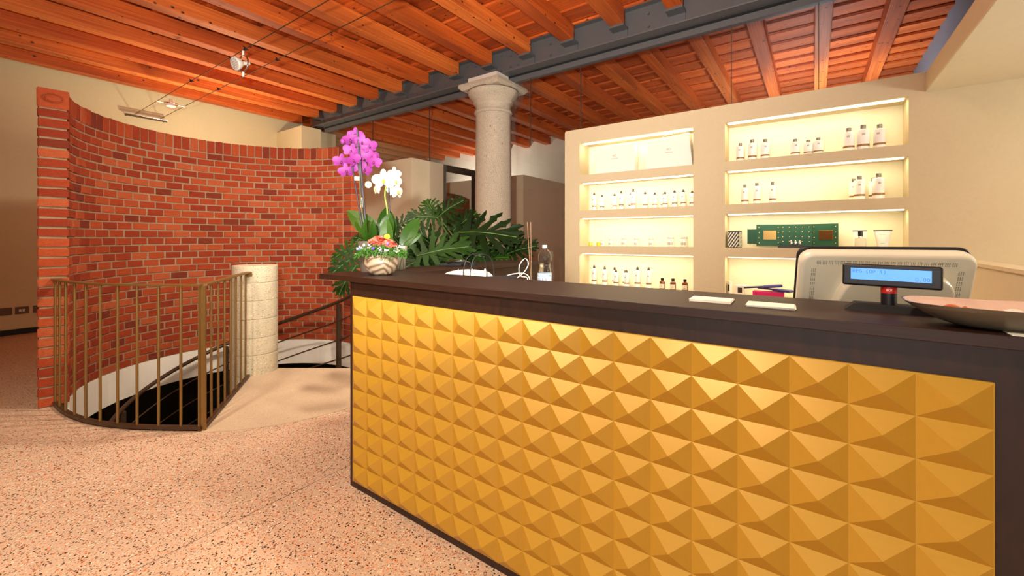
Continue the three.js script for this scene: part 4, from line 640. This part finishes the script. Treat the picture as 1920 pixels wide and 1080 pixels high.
{
  const t = thing('purple_orchid', 'tall magenta orchid with dark stakes in a taupe pot', 'orchid', [-2.165, CT, -1.555]), O = t.position;
  obj('pot', lathe([[0, 0], [.05, 0], [.066, .16], [.068, .18], [.062, .18], [.058, .165], [0, .165]], 28), std({ color: 0x5c4e44, roughness: .65 }), t);
  const F = [[-2.326, 1.930, -1.532], [-2.317, 1.964, -1.563], [-2.247, 1.909, -1.564], [-2.230, 1.890, -1.601], [-2.285, 1.852, -1.512], [-2.312, 1.860, -1.579], [-2.372, 1.795, -1.499], [-2.274, 1.797, -1.520], [-2.236, 1.828, -1.621], [-2.206, 1.791, -1.618], [-2.345, 1.735, -1.518], [-2.303, 1.772, -1.573], [-2.280, 1.750, -1.602], [-2.274, 1.838, -1.594], [-2.30, 1.90, -1.60]];
  const bloom = moth(.053), lp = lip(.053);
  F.forEach((f, i) => { const p = V(...f), o = obj('bloom', bloom, M.purple, t); o.position.copy(p).sub(O); o.lookAt(0, 0, 0); const d = toCam(p).add(V(rr(-.55, .55), rr(-.35, .25), rr(-.3, .3))).normalize(); o.quaternion.setFromUnitVectors(V(0, 0, 1), d); o.rotateZ(rr(-.4, .4)); obj('lip', lp, M.purpleDeep, o); });
  const bud = obj('bud', new THREE.SphereGeometry(.014, 12, 10).scale(1, 1.3, 1), M.purple, t); bud.position.set(-2.364, 1.916, -1.505).sub(O);
  const st = (a, b, n, r, m) => obj(n, bar(V(...a).sub(O), V(...b).sub(O), r, 8), m, t), dk = std({ color: 0x35303a, roughness: .5 });
  st([-2.19, 1.28, -1.56], [-2.274, 1.985, -1.545], 'stake', .0055, dk); st([-2.20, 1.28, -1.55], [-2.335, 1.80, -1.545], 'stake', .005, dk); st([-2.18, 1.28, -1.56], [-2.321, 1.966, -1.556], 'stake', .0045, dk);
  obj('flower_stem', tube([[-2.185, 1.28, -1.55], [-2.23, 1.55, -1.54], [-2.262, 1.75, -1.555], [-2.29, 1.93, -1.57]].map(p => V(...p).sub(O)), .004, 24, 6), std({ color: 0x4c5638, roughness: .5 }), t);
  const tagM = std({ color: 0xe8dccb, roughness: .6, map: canvasTex(64, 64, (g, w, h) => { g.fillStyle = '#efe2d0'; g.fillRect(0, 0, w, h); g.fillStyle = '#4a3a34'; g.fillRect(16, 22, 32, 6); g.fillRect(20, 36, 24, 6); }) });
  const tg = obj('clip_tag', rbox(.032, .024, .003, .001), tagM, t); tg.position.set(-2.262, 1.682, -1.538).sub(O); tg.rotation.y = .9; const td = obj('round_tag', new THREE.CylinderGeometry(.02, .02, .003, 24).rotateX(Math.PI / 2), tagM, t); td.position.set(-2.209, 1.645, -1.579).sub(O); td.rotation.y = .9;
  const lt = obj('long_tag', rbox(.014, .06, .002, .0008), tagM, t); lt.position.set(-2.236, 1.535, -1.55).sub(O); lt.rotation.y = .9;
  for (const [a, b] of [[2.4, 1.0], [.2, 1.2], [1.3, .8], [-1.6, 1.1]]) { const o = obj('leaf', strapLeaf(.15, .026, b), M.orchidLeaf[1], t); o.position.y = .17; o.rotation.set(.9, a, 0, 'YXZ'); }
}
{
  const t = thing('white_orchid', 'white orchid with broad green leaves in a white latticed pot', 'orchid', [-2.155, CT, -1.745]), O = t.position;
  const potTex = canvasTex(256, 128, (g, w, h) => { g.fillStyle = '#c8c4b4'; g.fillRect(0, 0, w, h); g.strokeStyle = '#80806c'; g.lineWidth = 4; for (let k = -4; k < 12; k++) { g.beginPath(); g.moveTo(k * 32, 0); g.lineTo(k * 32 + 90, h); g.moveTo(k * 32 + 60, 0); g.lineTo(k * 32 - 30, h); g.stroke(); } });
  obj('pot', lathe([[0, 0], [.058, 0], [.066, .1], [.07, .15], [.064, .15], [.06, .14], [0, .14]], 28), std({ map: potTex, roughness: .5 }), t);
  const bloom = moth(.062), lp = lip(.062);
  for (const [f, yaw, s] of [[[-2.221, 1.690, -1.700], 0, 1.25], [[-2.185, 1.685, -1.765], .7, .95], [[-2.205, 1.735, -1.775], .5, .85], [[-2.180, 1.620, -1.777], .9, .95], [[-2.262, 1.630, -1.675], -1.0, .7], [[-2.215, 1.63, -1.775], .4, .8]]) { const p = V(...f), o = obj('bloom', bloom, M.petalWhite, t); o.position.copy(p).sub(O); const d = toCam(p).applyAxisAngle(V(0, 1, 0), yaw); o.quaternion.setFromUnitVectors(V(0, 0, 1), d); o.scale.setScalar(s); obj('lip', lp, M.yolk, o); }
  obj('flower_stem', tube([[-2.20, 1.27, -1.74], [-2.218, 1.392, -1.732], [-2.224, 1.512, -1.728], [-2.235, 1.597, -1.720], [-2.225, 1.66, -1.725]].map(p => V(...p).sub(O)), .005, 30, 7), std({ color: 0x9ab04a, roughness: .5 }), t);
  obj('stake', bar(V(-2.21, 1.27, -1.745).sub(O), V(-2.215, 1.65, -1.735).sub(O), .004, 8), M.black, t);
  // broad leaves: base, tip, width, colour, roll
  for (const [b, e, w, c, roll] of [[[-2.235, 1.30, -1.69], [-2.335, 1.50, -1.535], .066, 0, .3], [[-2.24, 1.30, -1.69], [-2.275, 1.445, -1.57], .05, 0, .5], [[-2.225, 1.30, -1.735], [-2.262, 1.525, -1.752], .06, 3, .1], [[-2.215, 1.30, -1.71], [-2.175, 1.47, -1.70], .05, 1, -.2], [[-2.19, 1.29, -1.71], [-2.152, 1.345, -1.69], .04, 2, -.4], [[-2.18, 1.27, -1.70], [-2.172, 1.435, -1.672], .045, 2, -.3], [[-2.12, 1.27, -1.77], [-2.075, 1.455, -1.85], .048, 1, -.2], [[-2.12, 1.27, -1.78], [-2.03, 1.34, -1.84], .02, 2, .2]]) {
    const B = V(...b).sub(O), d = V(...e).sub(V(...b)), l = d.length(), o = obj('leaf', strapLeaf(l * 1.05, w, .35), M.orchidLeaf[c], t); o.position.copy(B); const y = d.normalize(), z0 = toCam(V(...b)), x = y.clone().cross(z0).normalize(), z = x.clone().cross(y); o.quaternion.setFromRotationMatrix(new THREE.Matrix4().makeBasis(x, y, z)); o.rotateY(roll);
  }
}
{ // marbled bowl with a posy
  const swirl = dtex(512, 256, (u, v) => { const w = fbm(u, v, 3, 3, 4); const s = .5 + .5 * Math.sin((v * 2.2 + .9 * Math.abs(((u * 3) % 1) - .5) + w * .8) * 22); return mix([178, 156, 130], [104, 80, 62], Math.pow(s, 1.8)); });
  const v = thing('marbled_bowl', 'round cream and brown marbled ceramic bowl on the counter', 'bowl', [-1.905, CT, -1.445]);
  obj('bowl', lathe([[0, 0], [.045, 0], [.068, .014], [.086, .042], [.09, .068], [.084, .094], [.074, .108], [.066, .106], [.076, .09], [.08, .066], [.06, .02], [0, .014]], 44), std({ map: swirl, roughness: .4 }), v);
  const t = thing('posy', 'posy of pink carnation, yellow buttons, lilac sprigs and green moss in the marbled bowl', 'flowers', [-1.905, CT + .09, -1.445]);
  const moss = []; const r2 = rng(77);
  for (let i = 0; i < 900; i++) { const a = r2() * 6.283, rr0 = Math.sqrt(r2()) * .135, y = .035 * (1 - (rr0 / .14) ** 2) - .3 * Math.max(0, rr0 - .09) + r2() * .03 + .015; const g = new THREE.ConeGeometry(.0028, .022 + r2() * .02, 4); g.rotateX(r2() * 2.4 - 1.2); g.rotateZ(r2() * 2.4 - 1.2); g.translate(Math.cos(a) * rr0, y, Math.sin(a) * rr0); moss.push(g); }
  obj('moss', moss, std({ color: 0x366a10, roughness: .75 }), t).userData.kind = 'stuff';
  const frill = (n, R, col, p, nm) => { const L = []; for (let i = 0; i < n; i++) { const f = i / n, g = new THREE.CircleGeometry(R * .5, 7); const q = g.attributes.position; for (let k = 0; k < q.count; k++) q.setZ(k, .2 * R * Math.sin(q.getX(k) / R * 9) + .8 * q.getY(k) * q.getY(k) / R); g.rotateX(-.3 - f * 1.1); g.translate(0, .2 * R, R * .45 * f); g.rotateY(i * 2.4); L.push(g); } const o = obj(nm, L, phy({ color: col, roughness: .7, side: THREE.DoubleSide, transmission: .1, thickness: 0 }), t); o.position.set(...p); return o; };
  frill(60, .066, 0xd9755e, [.0, .078, .02], 'carnation'); frill(44, .05, 0xd9755e, [.055, .07, -.005], 'carnation').rotation.z = -.3;
  for (const [x, y, z, s] of [[-.062, .1, -.03, .019], [-.005, .115, -.04, .017]]) { const o = obj('yellow_button', new THREE.IcosahedronGeometry(s, 3), std({ color: 0xd9b62a, roughness: .9 }), t); o.position.set(x, y, z); obj('stem', bar(V(0, -.07, 0), V(0, 0, 0), .002, 5), M.stalk, o); }
  const sprig = (dx, dy, dz, col, n) => { const L = []; for (let i = 0; i < n; i++) { const f = .45 + .55 * i / n; const g = new THREE.IcosahedronGeometry(.0034 + r2() * .002, 0); g.translate(dx * f + (r2() - .5) * .016, dy * f + (r2() - .5) * .014, dz * f + (r2() - .5) * .016); L.push(g); } const o = obj('sprig', L, std({ color: col, roughness: .8 }), t); obj('stem', bar(V(0, 0, 0), V(dx, dy, dz), .0014, 4), M.stalk, o); };
  for (const a of [[-.15, .02, .06, 0xb8a4a0, 30], [-.13, .05, .05, 0xcfc0cc, 24], [-.10, .055, .09, 0xb4a8a8, 34], [-.06, .06, .10, 0xd8c8d0, 26], [.02, .07, .10, 0xb4a0a8, 30], [.08, .06, .07, 0xb9a8c8, 28], [.11, .05, .05, 0xc8b4cc, 28], [.13, .045, -.01, 0xd8c4c4, 20], [.12, .075, -.04, 0xd0b8c8, 18], [-.12, .02, -.04, 0xe0d2cc, 18], [.05, .085, .02, 0xe4d2cc, 20]]) sprig(...a);
  for (const [x, y, z, c] of [[-.03, .05, .115, 0x5668a8], [.065, .055, .1, 0x5a3f9a], [.09, .08, .03, 0x7a60b0], [-.10, .07, .04, 0xb9c4cc]]) { const o = obj('blue_floret', new THREE.IcosahedronGeometry(.0075, 1).scale(1, 1.3, 1), std({ color: c, roughness: .8 }), t); o.position.set(x, y, z); }
}
// unseen lamps and a second cable pair, placed to light counter and landing
{
  const t = thing('cable_lighting', 'unseen second pair of lamp cables near the street door', 'cable');
  for (const z of [.34, .66]) obj('cable', bar(V(-8.84, 3.29, z), V(0.66, 3.29, z), .0045, 6), M.cable, t);
}
for (const [x, z, aim, k, ang, lab] of [[-1.1, -2.11, [0, -1, .1], LI.s1, 1.3, 'unseen lit cable lamp above the middle of the counter'], [-2.65, -2.11, [-.95, -1, .0], LI.s1 * 2.7, .92, 'unseen lit cable lamp above the counter return'], [-2.3, .5, [-.1, -1, -.3], LI.s2 * 1.3, 1.15, 'unseen lit cable lamp near the street door'], [-.7, .5, [-.1, -1, -.5], LI.s2 * .85, 1.3, 'lit cable lamp near the street door closest to the desk, out of view']]) {
  const g = thing('unseen_cable_lamp', lab, 'lamp', [x, 3.27, z], 0, 'unseen lit cable lamps');
  obj('ring', new THREE.TorusGeometry(.088, .0065, 8, 36).rotateX(Math.PI / 2), M.chrome, g);
  for (const s of [-1, 1]) obj('arm', bar(V(0, 0, s * .086), V(0, 0, s * .165), .011, 10), M.whitePlastic, g);
  obj('reflector', lathe([[.052, -.012], [.058, -.006], [.046, .035], [.026, .06], [.018, .1], [.0, .1]], 28), M.whitePlastic, g);
  obj('bulb', new THREE.CylinderGeometry(.045, .045, .004, 24).translate(0, -.008, 0), std({ color: 0xffffff, emissive: WARM, emissiveIntensity: 8 * k }), g);
  const L = new THREE.SpotLight(WARM, 20 * k, 0, ang, 1, 2); L.position.set(x, 3.245, z); L.target.position.set(x + aim[0], 3.245 + aim[1], z + aim[2]); L.castShadow = true; L.shadow.radius = 6; scene.add(L, L.target);
}
{ // unseen uplight behind the brick wall and unseen lamp lighting the right wall
  const up = (x, z, h, lab, col, cd, k, ang) => {
    const g = thing('unseen_floor_uplight', lab, 'lamp', [x, 0, z]);
    obj('base', new THREE.CylinderGeometry(.14, .15, .03, 24).translate(0, .015, 0), M.steel, g); obj('pole', bar(V(0, .03, 0), V(0, h - .1, 0), .015, 12), M.steel, g);
    obj('bowl', lathe([[.02, h - .12], [.1, h - .09], [.2, h + .02], [.19, h + .02], [.09, h - .075], [.0, h - .09]], 32), M.whitePlastic, g); obj('bulb', new THREE.CylinderGeometry(.12, .12, .01, 24).translate(0, h - .03, 0), std({ color: 0xffffff, emissive: col, emissiveIntensity: 8 * k }), g);
    const L = new THREE.SpotLight(col, cd * k, 0, ang, .9, 2); L.position.set(x, h, z); L.target.position.set(x, h + 2, z); L.castShadow = true; L.shadow.radius = 6; scene.add(L, L.target);
  };
  up(-7.35, -2.75, 1.75, 'unseen floor uplight behind the curved brick wall, lighting the left wall', new THREE.Color().setRGB(1, .84, .58), 60, LI.upl, 1.35);
  const g = thing('unseen_shaded_lamp', 'unseen shaded floor lamp placed to light the right wall and lowered ceiling', 'lamp', [2.35, 0, -2.5]);
  obj('base', new THREE.CylinderGeometry(.15, .16, .03, 24).translate(0, .015, 0), M.steel, g); obj('pole', bar(V(0, .03, 0), V(0, 1.35, 0), .012, 12), M.steel, g);
  obj('shade', lathe([[.2, 1.36], [.14, 1.66]], 32), phy({ color: 0xf6e8cc, roughness: .9, transmission: .5, thickness: 0, side: THREE.DoubleSide, emissive: SOFTWARM, emissiveIntensity: .6 * LI.right }), g); obj('bulb', new THREE.SphereGeometry(.04, 16, 12).translate(0, 1.5, 0), std({ color: 0xffffff, emissive: SOFTWARM, emissiveIntensity: 10 * LI.right }), g);
  const L = new THREE.PointLight(new THREE.Color().setRGB(.95, .98, 1), 30 * LI.right, 0, 2); L.position.set(2.35, 1.72, -2.5); L.castShadow = true; L.shadow.radius = 6; scene.add(L);
}
{ // unseen uplight, spotlight and wall lamp, placed to light the far room
  const g = thing('unseen_floor_uplight', 'unseen floor uplight behind the display wall, lighting the far room ceiling', 'lamp', [0.1, 0, -7.7]);
  obj('base', new THREE.CylinderGeometry(.14, .15, .03, 24).translate(0, .015, 0), M.steel, g); obj('pole', bar(V(0, .03, 0), V(0, 1.75, 0), .015, 12), M.steel, g);
  obj('bowl', lathe([[.02, 1.74], [.1, 1.77], [.2, 1.88], [.19, 1.88], [.09, 1.785], [.0, 1.77]], 32), M.whitePlastic, g); obj('bulb', new THREE.CylinderGeometry(.12, .12, .01, 24).translate(0, 1.83, 0), std({ color: 0xffffff, emissive: 0xffffff, emissiveIntensity: 8 * LI.up }), g);
  const L = new THREE.SpotLight(new THREE.Color().setRGB(.82, .93, 1), 55 * LI.up, 0, 1.25, .9, 2); L.position.set(.1, 1.86, -7.7); L.target.position.set(.1, 4, -7.7); L.castShadow = true; L.shadow.radius = 5; scene.add(L, L.target);
  const fs = thing('unseen_floor_spotlight', 'unseen floor spotlight placed to light the rear wall of the far room', 'lamp', [-7.6, 0, -7.5]);
  obj('base', new THREE.CylinderGeometry(.12, .13, .03, 24).translate(0, .015, 0), M.steel, fs); obj('pole', bar(V(0, .03, 0), V(0, 1.7, 0), .012, 12), M.steel, fs); obj('head', new THREE.CylinderGeometry(.06, .05, .14, 20).rotateX(-1.0).translate(0, 1.74, -.03), M.steel, fs); obj('bulb', new THREE.SphereGeometry(.035, 14, 10).translate(0, 1.79, -.1), std({ color: 0xffffff, emissive: SOFTWARM, emissiveIntensity: 6 }), fs);
  const FL = new THREE.SpotLight(SOFTWARM, 22, 0, .95, .9, 2); FL.position.set(-7.6, 1.82, -7.66); FL.target.position.set(-7.4, 2.75, -9.2); FL.castShadow = true; FL.shadow.radius = 3; scene.add(FL, FL.target);
  const s = thing('unseen_wall_lamp', 'unseen small wall lamp giving the warm glow on the rear partition', 'lamp', [-5.02, 2.05, -6.70]);
  obj('back_plate', rboxAt(-.03, -.05, -.03, .03, .05, -.015, .004), M.chrome, s); obj('glass_shade', new THREE.CylinderGeometry(.03, .03, .08, 16).translate(0, 0, .02), std({ color: 0xffe6c0, emissive: WARM, emissiveIntensity: 5 * LI.sconce }), s);
  const P = new THREE.PointLight(WARM, 2.2 * LI.sconce, 0, 2); P.position.set(-5.02, 2.05, -6.62); P.castShadow = true; scene.add(P);
}
renderer.render(scene, camera);
